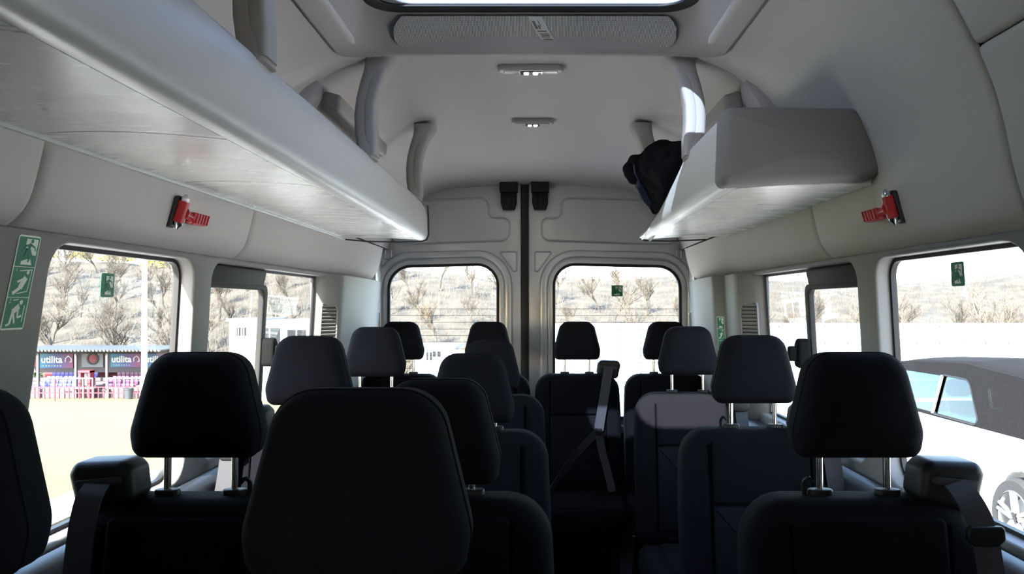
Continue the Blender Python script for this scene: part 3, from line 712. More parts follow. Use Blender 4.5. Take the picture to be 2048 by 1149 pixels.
# on the pillar ahead of window 1 (driver side): text reads from inside
def fn_left(y0, z0, off): return lambda u, v, w: (side(-1, inx(z0+v)-off-w), y0+u, z0+v)
def fn_facet(z0):      # lies on the forward-facing facet of the kerb side rear pillar cover, reading from inside the bus
    a = Vector((.8365, 3.534)); t = Vector((.0205, -.046)).normalized(); n = Vector((-.9, -.43)).normalized()
    return lambda u, v, w: (side(1, a.x+t.x*(u-.006)+n.x*(w+.0035)-.058*(z0+v)), a.y+t.y*(u-.006)+n.y*(w+.0035), z0+v)
def fn_left_sl(y0, z0, off, sl): return lambda u, v, w: (side(-1, inx(z0+v)-off-w), y0+u+sl*v, z0+v)
sign('triple', fn_left_sl(1.318, -.042, .0005, .22), .054, 'green three-panel escape sign on the pillar ahead of the driver side window', 'escape signs', (side(-1, .893), 1.345, -.045))
sign('triple', fn_facet(-.215), .052, 'green three-panel escape sign on the rear pillar by the slatted vent', 'escape signs', (side(1, .84), 3.52, -.22))
def fng_l(y0, z0): return lambda u, v, w: (side(-1, inx(z0+v)+.046-w), y0+u, z0+v)
def fng_r(y0, z0): return lambda u, v, w: (side(1, inx(z0+v)+.046-w), y0-u, z0+v)
sign('one', fng_l(1.695, .018), .048, 'small green exit sticker on the driver side window pane', 'exit stickers', (side(-1, .94), 1.70, .015))
sign('one', fng_r(1.715, .042), .048, 'small green exit sticker on the kerb side window pane', 'exit stickers', (side(1, .94), 1.66, .04))
sign('one', lambda u, v, w: (.428+u, YD+.0145-w, .048+v), .060, 'small green exit sticker on the rear door window', 'exit stickers', (.46, YD+.012, .05))

# ------------------------------------------------------------------ EMERGENCY HAMMERS
def hammer(s, Y, z, lab):
    X = side(s, .853)
    H = thing('emergency_hammer', lab, 'hammer', (X, Y, z), group='emergency hammers')
    lean = lambda dz: s*(-.30)*dz
    def L(y, dz, o): return (X+lean(dz)-s*o, Y+y, z+dz)
    add('bracket', pillow(rrect(-.013, .012, -.038, .038, .005), -.006, .006, .003, lambda u, v, w: L(u, v, w)), 'knob', H, world=True)
    add('head', tube([L(0, -.025, .016), L(0, .025, .016)], .0135, 10), 'red_plastic', H, world=True)
    for d in (-1, 1):
        add('tip', tube([L(0, d*.024, .016), L(0, d*.031, .016), L(0, d*.036, .016), L(0, d*.042, .016)], [.011, .0105, .006, .002], 10), 'steel', H, world=True)
    add('neck', tube([L(.002, -.001, .016), L(.016, -.002, .016), L(.032, -.004, .015), (L(.07, -.008, .014))], [.019, .012, .0085, .0105], 10), 'red_plastic', H, world=True)
    gr = add('grip', pillow(rrect(.055, .142, -.022, .006, .008), .004, .026, .006, lambda u, v, w: L(u, v, w)), 'red_plastic', H, world=True)
    for k in range(5):
        y = .068+k*.0155
        add('grip_ridge', tube([L(y, -.020, .0262), L(y, .004, .0262)], .0032, 6), 'red_plastic', gr, world=False)
        gr.children[-1].location = -H.location
hammer(-1, 1.86, .222, 'red emergency hammer clipped to the driver side cove panel')
hammer(1, 1.80, .226, 'red emergency hammer clipped to the kerb side lining')

# ------------------------------------------------------------------ SEATS
HEAD = rpoly([(-.112, 0), (.112, 0), (.120, .045), (.083, .193), (-.083, .193), (-.120, .045)], [.022, .022, .06, .05, .05, .06], 6)
def seat_back_map(u, v, w):        # leans back towards the top
    return (u, w+(v-1.02)*.17, v)
BACKO = rpoly([(-.219, .44), (.219, .44), (.2215, .80), (.212, 1.022), (-.212, 1.022), (-.2215, .80)], [.05, .05, .2, .085, .085, .2], 7)
def make_seat():
    S = thing('passenger_seat', 'x', 'seat', (0, 0, 0))
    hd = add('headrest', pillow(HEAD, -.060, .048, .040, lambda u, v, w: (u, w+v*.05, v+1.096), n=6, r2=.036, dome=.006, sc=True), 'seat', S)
    add('headrest_seam', tube([(u, -.062+.044+v*.05, v+1.096) for u, v in offset(HEAD, .0004)], .0014, 5, closed=True), 'seat', hd)
    for sx in (-.0635, .0635):
        add('headrest_post', cyl((sx, .0, 1.0), (sx, .004, 1.12), .0066, 12), 'chrome', S)
        add('post_guide', pillow(rpoly([(-.022, -.013), (.024, -.013), (.024, .013), (-.022, .013)], .012, 5), 0, .016, .003, lambda u, v, w: (sx+u, v, 1.016+w)), 'black_plastic', S)
    bk = add('backrest', pillow(BACKO, -.065, .050, .042, seat_back_map, n=6, r2=.03, dome=.003, sc=True), 'seat_back_shaded', S)
    add('upper_insert', pillow(rpoly([(-.137, .822), (.137, .822), (.137, .996), (-.137, .996)], [.004, .004, .012, .012], 3), -.074, -.05, .008, seat_back_map, n=3), 'seat_back_shaded', bk)
    add('lower_insert', pillow(rpoly([(-.137, .50), (.137, .50), (.137, .817), (-.137, .817)], .005, 3), -.074, -.05, .008, seat_back_map, n=3), 'seat_knit', bk)
    for sx in (-1, 1):
        add('bolster_seam', tube([seat_back_map(sx*.142, z, -.0675) for z in (.49, .6, .7, .8, .9, .985)], .003, 5), 'seam', bk)
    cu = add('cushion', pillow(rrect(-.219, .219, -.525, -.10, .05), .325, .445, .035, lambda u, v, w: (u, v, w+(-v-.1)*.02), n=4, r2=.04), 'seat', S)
    add('cushion_insert', pillow(rrect(-.137, .137, -.50, -.14, .02), .438, .452, .002, lambda u, v, w: (u, v, w+(-v-.1)*.02), n=2, r2=.006), 'seat_knit', cu)
    add('base_frame', box((0, -.29, .29), (.38, .34, .08), .01), 'black_plastic', S)
    add('base_skirt', box((0, -.22, .125), (.40, .03, .25), .004), 'black_plastic', S)
    for sx in (-.16, .16):
        for sy in (-.42, -.16):
            add('leg', box((sx, sy, .125), (.035, .045, .25), .006), 'black_plastic', S)
    return S
def belt_outlet(S, sx, style):
    b = rpoly([(-.056, -.035), (.054, -.050), (.058, .026), (.044, .046), (-.044, .040), (-.058, .022)], .018, 4)
    c = (sx*.160, .0, 1.050); ca, sa = math.cos(.16*-sx), math.sin(.16*-sx)
    fn = lambda u, v, w: (c[0]+(sx*u)*ca-v*sa, c[1]+w, c[2]+(sx*u)*sa*-1*0+v*ca+(sx*u)*sa*0-.16*u*0+(-.10*u))
    o = add('belt_outlet', pillow(b, -.055, .028, .016, fn, n=4), 'black_plastic', S)
    add('outlet_slot', pillow(rrect(-.042, .042, .000, .014, .006), -.060, -.050, .002, fn, n=2), 'rubber', o)
    add('outlet_neck', pillow(rpoly([(-.05, -.03), (.035, -.04), (.0, -.14), (-.06, -.12)], .012, 3), -.03, .04, .012, fn), 'black_plastic', o)
    x0 = c[0]
    if style == 'loop':
        pth = [(x0-sx*.0, -.062, 1.055), (x0+sx*.002, -.085, 1.035), (x0+sx*.006, -.098, .99), (x0+sx*.006, -.112, .93), (x0+sx*.004, -.124, .88), (x0, -.128, .85)]
        o2 = add('belt_strap', ribbon(crom(pth, 5), .047, .0025, (1, 0, 0)), 'webbing', S)
        add('belt_tongue', pillow(rpoly([(-.030, 0), (.030, 0), (.030, -.03), (.018, -.058), (-.018, -.058), (-.030, -.03)], .012, 4), -.006, .006, .004, lambda u, v, w: (x0+u, -.131+w, .868+v)), 'black_plastic', o2)
    else:
        pth = [(x0, -.062, 1.058), (x0+sx*.012, -.086, 1.03), (x0+sx*.028, -.10, .98), (x0+sx*.035, -.115, .9), (x0+sx*.045, -.135, .8), (x0+sx*.05, -.16, .66), (x0+sx*.055, -.19, .5)]
        if style == 'aisle':
            pth = [(x0, -.062, 1.058), (x0-sx*.010, -.086, 1.02), (x0-sx*.022, -.10, .95), (x0-sx*.035, -.115, .88), (x0-sx*.050, -.13, .80), (x0-sx*.058, -.14, .75)]
        o2 = add('belt_strap', ribbon(crom(pth, 5), .047, .0025, (1, 0, 0)), 'webbing', S)
        q = pth[2] if style != 'aisle' else pth[-1]
        add('belt_tongue', pillow(rpoly([(-.032, .012), (.032, .012), (.034, -.012), (.02, -.024), (-.02, -.024), (-.034, -.012)], .008, 4), -.008, .004, .004, lambda u, v, w: (q[0]+u*(1 if style != 'aisle' else .5), q[1]+w-.004, q[2]+v)), 'black_plastic', o2)
        if style == 'aisle':
            e = (x0+sx*.0, -.24, .47)
            add('belt_strap', ribbon(crom([pth[-1], (x0-sx*.045, -.155, .66), (x0-sx*.02, -.19, .56), e], 4), .040, .0025, (1, .3, 0)), 'webbing', S)
            add('belt_strap', ribbon(crom([pth[-1], (x0-sx*.13, -.155, .68), (x0-sx*.22, -.18, .58), (x0-sx*.30, -.22, .47)], 4), .040, .0025, (.4, 0, 1)), 'webbing', S)
def hook(S, sx):
    add('bag_hook', tube(crom([(sx*.092, .0, 1.02), (sx*.094, -.004, 1.045), (sx*.088, -.012, 1.054), (sx*.080, -.016, 1.046)], 4), .0045, 6), 'black_plastic', S)
proto = make_seat(); first = [True]
SEATS = []
def seat(X, Y, lab, low=False, grp=None, belt=None, hk=None):
    # belt: (side, style)
    o = proto if first[0] else dup(proto); first[0] = False
    o.location = (X, Y, FLZ); o['label'] = lab; o['group'] = 'navy fabric passenger seats'
    SEATS.append((o, low, belt, hk))
seat(-.190, .83, 'navy aisle seat with raised headrest, front double of the driver side')
seat(-.655, .83, 'navy window seat of the front double, beside the escape sign pillar')
seat(-.189, 1.46, 'navy aisle seat with lowered headrest in the second double, beside a looped belt seat', True)
seat(-.636, 1.46, 'navy window seat with belt looped over its shoulder, beside the driver side exit sticker window', False, belt=(-1, 'loop'), hk=1)
seat(-.187, 2.21, 'navy aisle seat with lowered headrest in the third double of the driver side', True)
seat(-.652, 2.21, 'navy window seat of the third double, beside the sliding driver side window', belt=(-1, 'strap'))
seat(-.192, 3.07, 'navy aisle seat with lowered headrest, the double just ahead of the back row', True)
seat(-.645, 3.07, 'navy window seat of the last double, below the driver side air vent', belt=(-1, 'strap'))
seat(.593, 1.46, 'navy single seat with steel belt tongue on its shoulder, beside the parked cars window', belt=(1, 'strap'), hk=-1)
seat(.622, 2.25, 'navy single seat in the middle of the kerb side row, beside the sliding window', belt=(1, 'strap'), hk=-1)
seat(.606, 3.15, 'navy single seat with a sunlit shoulder, just ahead of the back row', belt=(1, 'strap'))
seat(-.709, 4.0, 'navy back row seat in the corner by the driver side wall')
seat(-.258, 4.0, 'navy back row seat next to the middle, in front of the driver side rear door')
seat(.198, 4.0, 'navy back row seat facing the aisle, with a belt crossing its backrest', belt=(1, 'aisle'))
seat(.658, 4.0, 'navy back row seat in the corner by the kerb side wall')
for o, low, belt, hk in SEATS:
    if low:
        for ch in o.children:
            if ch.name.split('.')[0] == 'headrest': ch.location.z = -.050
    if belt: belt_outlet(o, *belt)
    if hk: hook(o, hk)

# ------------------------------------------------------------------ COAT ON THE KERB SIDE SHELF
coat = thing('coat', 'black and navy coat slung over the rear end of the kerb side shelf', 'coat', (.50, 2.9, .30))
def cloth(grid, name, m, thick=.012):
    nv, nu = len(grid), len(grid[0]); V, Fc = [], []
    for r_ in grid: V += [Vector(p) for p in r_]
    for j in range(nv-1):
        for i in range(nu-1): Fc.append([j*nu+i, j*nu+i+1, (j+1)*nu+i+1, (j+1)*nu+i])
    o = add(name, (V, Fc), m, coat, world=True)
    md = o.modifiers.new('t', 'SOLIDIFY'); md.thickness = thick; md2 = o.modifiers.new('s', 'SUBSURF'); md2.levels = 3; md2.render_levels = 3
    tx = bpy.data.textures.new('folds', 'CLOUDS'); tx.noise_scale = .07; md3 = o.modifiers.new('d', 'DISPLACE'); md3.texture = tx; md3.strength = .035; md3.mid_level = .5; md3.texture_coords = 'LOCAL'
    return o
# body of the coat: from px outline placed at its own depth, folded over the lip
def cp(x, y, Y): return tuple(P3(x, y, Y))
cloth([[cp(1300, 281, 2.82), cp(1325, 279, 2.80), cp(1350, 278, 2.76), cp(1366, 281, 2.72), cp(1390, 290, 2.72)],
       [cp(1282, 300, 2.82), cp(1312, 303, 2.74), cp(1340, 300, 2.70), cp(1362, 306, 2.66), cp(1388, 318, 2.72)],
       [cp(1268, 322, 2.84), cp(1298, 330, 2.76), cp(1330, 332, 2.68), cp(1354, 334, 2.66), cp(1380, 345, 2.74)],
       [cp(1268, 348, 2.86), cp(1292, 356, 2.82), cp(1318, 358, 2.74), cp(1344, 360, 2.72), cp(1370, 370, 2.80)],
       [cp(1283, 375, 2.88), cp(1298, 384, 2.88), cp(1316, 384, 2.80), cp(1336, 386, 2.78), cp(1355, 395, 2.86)],
       [cp(1298, 402, 2.92), cp(1306, 408, 2.94), cp(1316, 409, 2.88), cp(1326, 410, 2.86), cp(1338, 414, 2.90)],
       [cp(1307, 428, 2.96), cp(1310, 430, 2.96), cp(1313, 432, 2.94), cp(1316, 432, 2.92), cp(1320, 436, 2.96)]], 'body_fabric', 'coat')
cloth([[cp(1258, 306, 3.0), cp(1275, 305, 2.98), cp(1296, 308, 2.96)], [cp(1254, 318, 3.0), cp(1272, 320, 2.94), cp(1292, 324, 2.95)], [cp(1243, 334, 3.0), cp(1262, 338, 2.94), cp(1284, 342, 2.95)],
       [cp(1248, 352, 3.0), cp(1266, 352, 2.95), cp(1286, 360, 2.96)], [cp(1254, 366, 3.0), cp(1272, 372, 2.97), cp(1292, 380, 2.97)]], 'sleeve', 'coat')
add('zip_edge', tube([P3(1268, 330, 2.83), P3(1270, 345, 2.84), P3(1279, 365, 2.86), P3(1292, 388, 2.88), P3(1302, 408, 2.90)], .004, 6), 'coat_lining', coat, world=True)
cloth([[cp(1270, 355, 2.90), cp(1296, 368, 2.90)], [cp(1276, 380, 2.93), cp(1304, 395, 2.93)], [cp(1296, 410, 2.96), cp(1312, 420, 2.96)]], 'hem_fold', 'coat_lining')

# ================================================================== OUTDOORS
GZ = -1.95
def gz(Y): return GZ if Y < 8 else GZ-.098*(min(Y, 60)-8)
def ground(x0, x1, y0=-60):
    ys = [y0, 8]+[8+k*5.2 for k in range(1, 11)]; V, Fc = [], []
    for y in ys: V += [Vector((x0, y, gz(y))), Vector((x1, y, gz(y)))]
    for i in range(len(ys)-1): Fc.append([2*i, 2*i+1, 2*i+3, 2*i+2])
    return V, Fc
struct('ground', ground(-4.2, 120), 'tarmac', label='pale tarmac car park around the minibus')
struct('ground_grass', ground(-120, -4.75), 'grass', label='sunlit green football pitch')
struct('trim_5', join(*[(lambda g: ([v+Vector((0, 0, .05)) for v in g[0]], g[1]))(ground(-4.75, -4.2))]), 'concrete', label='pale concrete path edging the pitch')
def hillz(x, y):
    t = min(1, max(0, (y-58)/45)); h = gz(60)+.5+(t**.9)*(12.6-3.0*min(1, max(0, (x+45)/60)))
    return h+.8*math.sin(x*.13+y*.05)*t+.4*math.sin(x*.41)*t
V, Fc = [], []; nx, ny = 60, 12
for j in range(ny+1):
    for i in range(nx+1):
        x = -130+260*i/nx; y = 57+60*j/ny; V.append(Vector((x, y, hillz(x, y) if j else gz(60)-1)))
for j in range(ny):
    for i in range(nx): Fc.append([j*(nx+1)+i, j*(nx+1)+i+1, (j+1)*(nx+1)+i+1, (j+1)*(nx+1)+i])
struct('ground_hillside', (V, Fc), 'hill', label='brown wooded hillside beyond the pitch')
# ---- bare trees
def tree_mesh(seed, h, spread):
    R = random.Random(seed); trunk, br = [], []
    def grow(p, d, L, r, lev):
        n = 3; path = [p]; rad = [r]; q = p.copy(); dd = d.copy()
        for k in range(n):
            dd = (dd+Vector((R.uniform(-.2, .2), R.uniform(-.2, .2), R.uniform(-.06, .14)))).normalized(); q = q+dd*L/n; path.append(q.copy()); rad.append(r*(1-.5*(k+1)/n))
        (trunk if lev == 0 else br).append(tube(path, rad, 6 if lev == 0 else (4 if lev == 1 else 3), cap=False))
        if lev >= 4: return
        kids = [6, 6, 5, 4][lev]
        for c in range(kids):
            t = R.uniform(.35, 1.0) if lev else R.uniform(.45, 1.0); i = min(n-1, int(t*n)); b = path[i].lerp(path[i+1], t*n-i)
            a = R.uniform(0, 2*PI); out = Vector((math.cos(a), math.sin(a), 0)); nd = (dd*R.uniform(.5, 1.0)+out*spread*R.uniform(.5, 1.1)+Vector((0, 0, .25))).normalized()
            grow(b, nd, L*R.uniform(.48, .72), max(.012, r*.5), lev+1)
    grow(Vector((0, 0, 0)), Vector((0, 0, 1)), h*.42, h*.022, 0)
    return join(*trunk), join(*br)
TP = []
for k in range(5):
    t, b = tree_mesh(20+k, 7.0, .6+.1*(k % 3))
    T = thing('bare_tree', 'x', 'tree'); add('trunk', t, 'bark', T); add('branches', b, 'twig', T); TP.append([T, True])
def tree(k, x, y, sc, lab, grp, z=None):
    T, un = TP[k]; 
    if un: TP[k][1] = False
    else: T = dup(T)
    T.location = (x, y, (hillz(x, y) if y > 57 else gz(y))-.1 if z is None else z); T.rotation_euler = (0, 0, random.uniform(0, 6.28)); T.scale = (sc,)*3
    T['label'] = lab; T['group'] = grp
R = random.Random(3); PTS = []
def spot(ya, yb, xa, xb, d):
    for _ in range(400):
        y = R.uniform(ya, yb); x = y*R.uniform(xa, xb)
        if all((x-p[0])**2+(y-p[1])**2 > d*d for p in PTS): PTS.append((x, y)); return x, y
    return None
for i in range(4):
    PTS.append(([-38, -32.8, -27.4, -22.4][i], 60.5))
    tree(i, *PTS[-1], [.95, 1.0, 1.05, .9][i], 'tall spreading bare tree rising directly behind the stand roof', 'spreading trees behind the stand roof')
for ya, yb, n, nm in ((65, 76, 34, 'lower slope'), (76, 87, 34, 'middle slope'), (87, 97, 34, 'upper slope below the gorse')):
    for i in range(n):
        p = spot(ya, yb, -.74, -.26, 4.2)
        if p: tree(i % 5, p[0], p[1], R.uniform(.55, .85), 'leafless grey-brown tree on the %s behind the stand' % nm, 'bare trees on the '+nm)
for i in range(26):
    p = spot(62, 96, -.24, .20, 4)
    if p: tree(i % 5, p[0], p[1], R.uniform(.6, .95), 'leafless tree on the slope seen through the rear door windows', 'bare trees behind the bus')
for i in range(22):
    p = spot(42, 70, .26, .68, 4.5)
    if p: tree(i % 5, p[0], p[1], R.uniform(.75, 1.1), 'leafless pale tree standing behind the long pale blue wall', 'bare trees behind the pale wall')
tree(1, -7.6, 43, .75, 'lone bare tree framed by the driver side rear door window', 'lone trees behind the bus')
tree(3, 4.4, 34, .8, 'lone bare tree framed by the kerb side rear door window', 'lone trees behind the bus')
# tangle of bare undergrowth covering the slope
V, Fc = [], []
for k in range(9000):
    y = R.uniform(58.5, 108); x = y*R.uniform(-.75, .75); z = hillz(x, y)
    h = R.uniform(.8, 2.4); d = Vector((R.uniform(-.5, .5), R.uniform(-.5, .5), 1)).normalized(); p = Vector((x, y, z-.1)); q = p+d*h; r = R.uniform(.012, .03)
    b = len(V); V += [p+Vector((-r, 0, 0)), p+Vector((r, 0, 0)), p+Vector((0, r, 0)), q]; Fc += [[b, b+1, b+3], [b+1, b+2, b+3], [b+2, b, b+3]]
    for c in range(2):
        t = R.uniform(.4, .8); p2 = p.lerp(q, t); q2 = p2+Vector((R.uniform(-.6, .6), R.uniform(-.3, .3), R.uniform(.2, .8)))*h*.4; b = len(V)
        V += [p2+Vector((-r*.6, 0, 0)), p2+Vector((r*.6, 0, 0)), q2]; Fc.append([b, b+1, b+2])
add('undergrowth', (V, Fc), 'twig', bpy.data.objects['ground_hillside'], kind='stuff', label='tangle of bare brown undergrowth covering the hillside', smooth=False)
# ---- evergreen bushes
def bush_geo(seed, r):
    R2 = random.Random(seed); V, Fc = [], []
    for k in range(700):
        a = R2.uniform(0, 2*PI); e = math.asin(R2.uniform(-.2, 1)); rr = r*R2.uniform(.65, 1.05)*(1+.18*math.sin(3*a+seed)); c = Vector((rr*1.4*math.cos(a)*math.cos(e), rr*math.sin(a)*math.cos(e), rr*math.sin(e)*.8+.3*r))
        u = Vector((R2.gauss(0, 1), R2.gauss(0, 1), R2.gauss(0, 1))).normalized()*.17; w = u.cross(Vector((R2.gauss(0, 1), R2.gauss(0, 1), R2.gauss(0, 1)))).normalized()*.09
        b = len(V); V += [c-u, c+w, c+u, c-w]; Fc.append([b, b+1, b+2, b+3])
    return V, Fc
BG = bush_geo(1, 1.6)
b0 = add('evergreen_bush', BG, 'bush', label='dark green ivy bush on the bank just behind the stand roof', cat='bush', group='green bushes', smooth=False)
spots = [(-38.2, 57.7), (-34.0, 57.6), (-29.8, 57.8), (-25.6, 57.7), (-21.4, 57.6)]
for i, (x, y) in enumerate(spots):
    o = b0 if i == 0 else b0.copy()
    if i: COL.objects.link(o)
    o.location = (x, y, hillz(x, y)+.9); o.scale = (R.uniform(.75, .85), .8, R.uniform(.8, 1.2))
g0 = add('gorse_bush', bush_geo(2, 1.5), 'gorse', label='yellow gorse bush along the crest of the hill', cat='bush', group='gorse bushes', smooth=False)
for i in range(9):
    o = g0 if i == 0 else g0.copy()
    if i: COL.objects.link(o)
    x = -66+i*5.2; y = 102+R.uniform(-1, 1); o.location = (x, y, hillz(x, y)); o.scale = (R.uniform(.85, 1.05),)*3
# ---- football stand
YS = 52.0; SG = gz(YS)
def sx_(px): return (px-VX)*YS/F
def sz_(py): return (VY-py)*YS/F
stand = thing('football_stand', 'low red football stand with a dark roof and rows of seats', 'grandstand', (-30, YS+2, SG))
x0, x1 = sx_(20), sx_(345)
rf = add('roof', box(((x0+x1)/2, YS+1.2, sz_(698.5)), (x1-x0, 5.6, .08)), 'stand_roof', stand, world=True)
n = 46
for k in range(n):
    xx = x0+(x1-x0)*(k+.5)/n
    o = add('roof_rib', box((xx, YS-1.62, sz_(699)), (.13, .06, .14)), 'stand_roof', rf, world=False); o.location = -stand.location
add('back_wall', box(((x0+x1)/2, YS+3.6, sz_(740)), (x1-x0, .2, 2.6)), 'stand_red', stand, world=True)
for k in (22, 76, 152, 214, 285, 341):
    xx = sx_(k)*(YS-1.2)/YS; add('post', box((xx, YS-1.2, (sz_(705)+SG)/2), (.14, .14, sz_(705)-SG)), 'stand_dark', stand, world=True)
add('fascia', box(((x0+x1)/2, YS+1.55, sz_(727)), (x1-x0, .1, 1.5)), 'stand_dark', stand, world=True)
for k in range(4): add('terrace_step', box(((x0+x1)/2, YS+.95-k*.55, (SG+sz_(752+k*6))/2-.1), (x1-x0, .6, sz_(752+k*6)-SG-.2)), 'stand_dark', stand, world=True)
# hoardings
def hoard(pa, pb, ya, yb, lab, style):
    a, b, t, u = [q*(YS+1.38)/YS for q in (sx_(pa), sx_(pb), sz_(ya), sz_(yb))]; cx_, cz_ = (a+b)/2, (t+u)/2
    H = thing('advertising_board', lab, 'billboard', (cx_, YS+1.4, u), group='boards under the stand roof')
    fn = lambda u_, v_, w_: (cx_+u_, YS+1.38-w_, cz_+v_)
    add('board', box((cx_, YS+1.42, cz_), (b-a, .06, t-u)), 'hoarding' if style in 'ut' else ('stand_red' if style == 'h' else 'print_pale'), H, world=True, smooth=False)
    wd = b-a; ht = t-u
    def house(hx_, hy_, sc):
        pts = [(-.5, -.5), (-.5, .12), (0, .58), (.5, .12), (.5, -.5), (.18, -.5)]
        add('house_logo', tube([fn(hx_+p[0]*sc, hy_+p[1]*sc, .02) for p in pts], .07*sc/.6, 5), 'white_paint', H, world=True)
    if style == 'u':
        add('lettering', text_geo('utilita', ht*.66, lambda x, y, z: fn(x-wd*.13, y+ht*.08, .01+z), .01, .018), 'white_paint', H, world=True, smooth=False)
        house(wd*.375, ht*.12, ht*.40)
        add('small_print', join(*[box(fn(-wd*.42+wd*.60*(k+.5)/7, -ht*.34, .02), (wd*.60/7*(.55+.35*((k*37) % 5)/5), .02, ht*.07)) for k in range(7)]), 'pale_cladding', H, world=True, smooth=False)
    elif style == 't':
        add('lettering', text_geo('utilita', ht*.66, lambda x, y, z: fn(x-wd*.03, y+ht*.08, .01+z), .01, .018), 'white_paint', H, world=True, smooth=False)
    elif style == 'h': house(.05, .12, ht*.42)
    elif style == 'c':
        add('crest_ring', tube([fn(.05+.36*math.cos(a_), .12+.36*math.sin(a_), .02) for a_ in [k*PI/10 for k in range(20)]], .07, 6, closed=True), 'stand_dark', H, world=True)
        add('crest_disc', lathe([(0, 0), (.26, 0), (.26, .03), (0, .03)], 'y', 20, fn(.05, .12, .05)), 'stand_red', H, world=True)
        add('crest_bar', box(fn(.05, .12, .07), (.30, .03, .06)), 'seat_purple', H, world=True)
mat('print_pale', (.16, .16, .175), .7)
hoard(30, 73, 710, 734, 'red board with a white house logo under the stand roof', 'h')
hoard(79, 146, 708, 737, 'blue and purple utilita board beside the red house board', 'u')
hoard(163, 206, 708, 735, 'pale board with a round crest under the stand roof', 'c')
hoard(221, 281, 708, 735, 'blue and purple utilita board beside the crest board', 'u')
hoard(288, 335, 708, 735, 'utilita board without a house logo behind the floodlight pole', 't')
# tip-up seats
def st_seat():
    return join(box((0, 0, .03), (.38, .36, .05), .015), box((0, .17, .26), (.38, .05, .42), .02))
for col, pa, pb, nm in (('seat_blue', 84, 182, 'blue'), ('seat_purple', 217, 281, 'purple')):
    sg = st_seat(); pr = None; sp = .288; n = int(round((sx_(pb)-sx_(pa))/sp))
    for r_, rn in enumerate(('topmost row', 'second row from the top', 'third row from the top', 'lowest row')):
        for k in range(n):
            if pr is None: o = pr = add('stadium_seat', sg, col, cat='stadium seat')
            else: o = pr.copy(); COL.objects.link(o)
            o['label'] = '%s plastic tip-up seat in the %s of the stand terrace' % (nm, rn); o['group'] = '%s seats, %s' % (nm, rn)
            o.location = (sx_(pa)+sp*(k+.5), YS+.95-r_*.55, sz_(752+r_*6)-.2); o.scale = (.66, .66, .72)
# tunnel door between the seat blocks
tn = thing('red_kiosk', 'red framed doorway between the blue and purple seats', 'doorway', (sx_(200), YS-1.6, SG))
ta, tb = sx_(189), sx_(212)
for xx in (ta+.08, tb-.08): add('jamb', box((xx, YS-1.6, (sz_(738)+SG)/2), (.16, .5, sz_(738)-SG)), 'stand_red', tn, world=True)
add('lintel', box(((ta+tb)/2, YS-1.6, sz_(739)), (tb-ta, .6, .14)), 'stand_red', tn, world=True)
add('dark_opening', box(((ta+tb)/2, YS-1.45, (sz_(740)+SG)/2), (tb-ta-.3, .1, sz_(740)-SG)), 'stand_dark', tn, world=True)
add('poster', box(((ta+tb)/2-.08, YS-1.52, sz_(755)), (.16, .04, .8)), 'white_paint', tn, world=True)
# railings
def railing(pa, pb, yt, Yr, m, lab, nm, npost, zb=None, bars=2):
    a, b = (pa-VX)*Yr/F, (pb-VX)*Yr/F; zt = (VY-yt)*Yr/F; zb = gz(Yr) if zb is None else zb
    Rr = thing(nm, lab, 'railing', ((a+b)/2, Yr, zb))
    for k in range(npost): add('post', box((a+(b-a)*k/(npost-1), Yr, (zt+zb)/2), (.06, .06, zt-zb)), m, Rr, world=True)
    for k in range(bars): add('rail', box(((a+b)/2, Yr, zt-k*(zt-zb)*.5), (b-a, .05, .06)), m, Rr, world=True)
railing(88, 185, 757, 49.6, 'white_paint', 'white railing in front of the blue stand seats', 'railing', 6)
railing(215, 281, 757, 49.6, 'white_paint', 'white railing in front of the purple stand seats', 'railing', 5)
railing(20, 345, 775, 48.4, 'stand_red', 'low red fence along the edge of the pitch', 'pitch_fence', 34)
bn = thing('litter_bin', 'dark round litter bin by the pitch fence', 'bin', ((257-VX)*47.5/F, 47.5, gz(47.5)))
add('bin_body', lathe([(0, 0), (.24, 0), (.27, .62), (0, .62)], n=16), 'bin', bn); add('bin_rim', lathe([(.25, .60), (.30, .60), (.30, .68), (.25, .68), (.25, .60)], n=16), 'bin', bn)
pl = thing('floodlight_pole', 'tall white floodlight pole standing before the stand', 'light pole', ((289-VX)*47/F, 47, gz(47)))
add('pole', tube([(0, 0, 0), (0, 0, 8), (0, 0, 17)], [.17, .15, .11], 12), 'white_paint', pl); add('base_plate', box((0, 0, .03), (.6, .6, .06)), 'steel', pl)
add('lamp_bar', box((0, 0, 16.8), (2.2, .1, .12)), 'steel', pl)
fp = thing('flag_post', 'thin red marker post at the pitch edge', 'post', ((110-VX)*43/F, 43, gz(43))); add('stake', cyl((0, 0, 0), (0, 0, 1.1), .035, 8), 'stand_red', fp); add('stake_tip', cyl((0, 0, 1.1), (0, 0, 1.18), .045, 8), 'stand_red', fp)
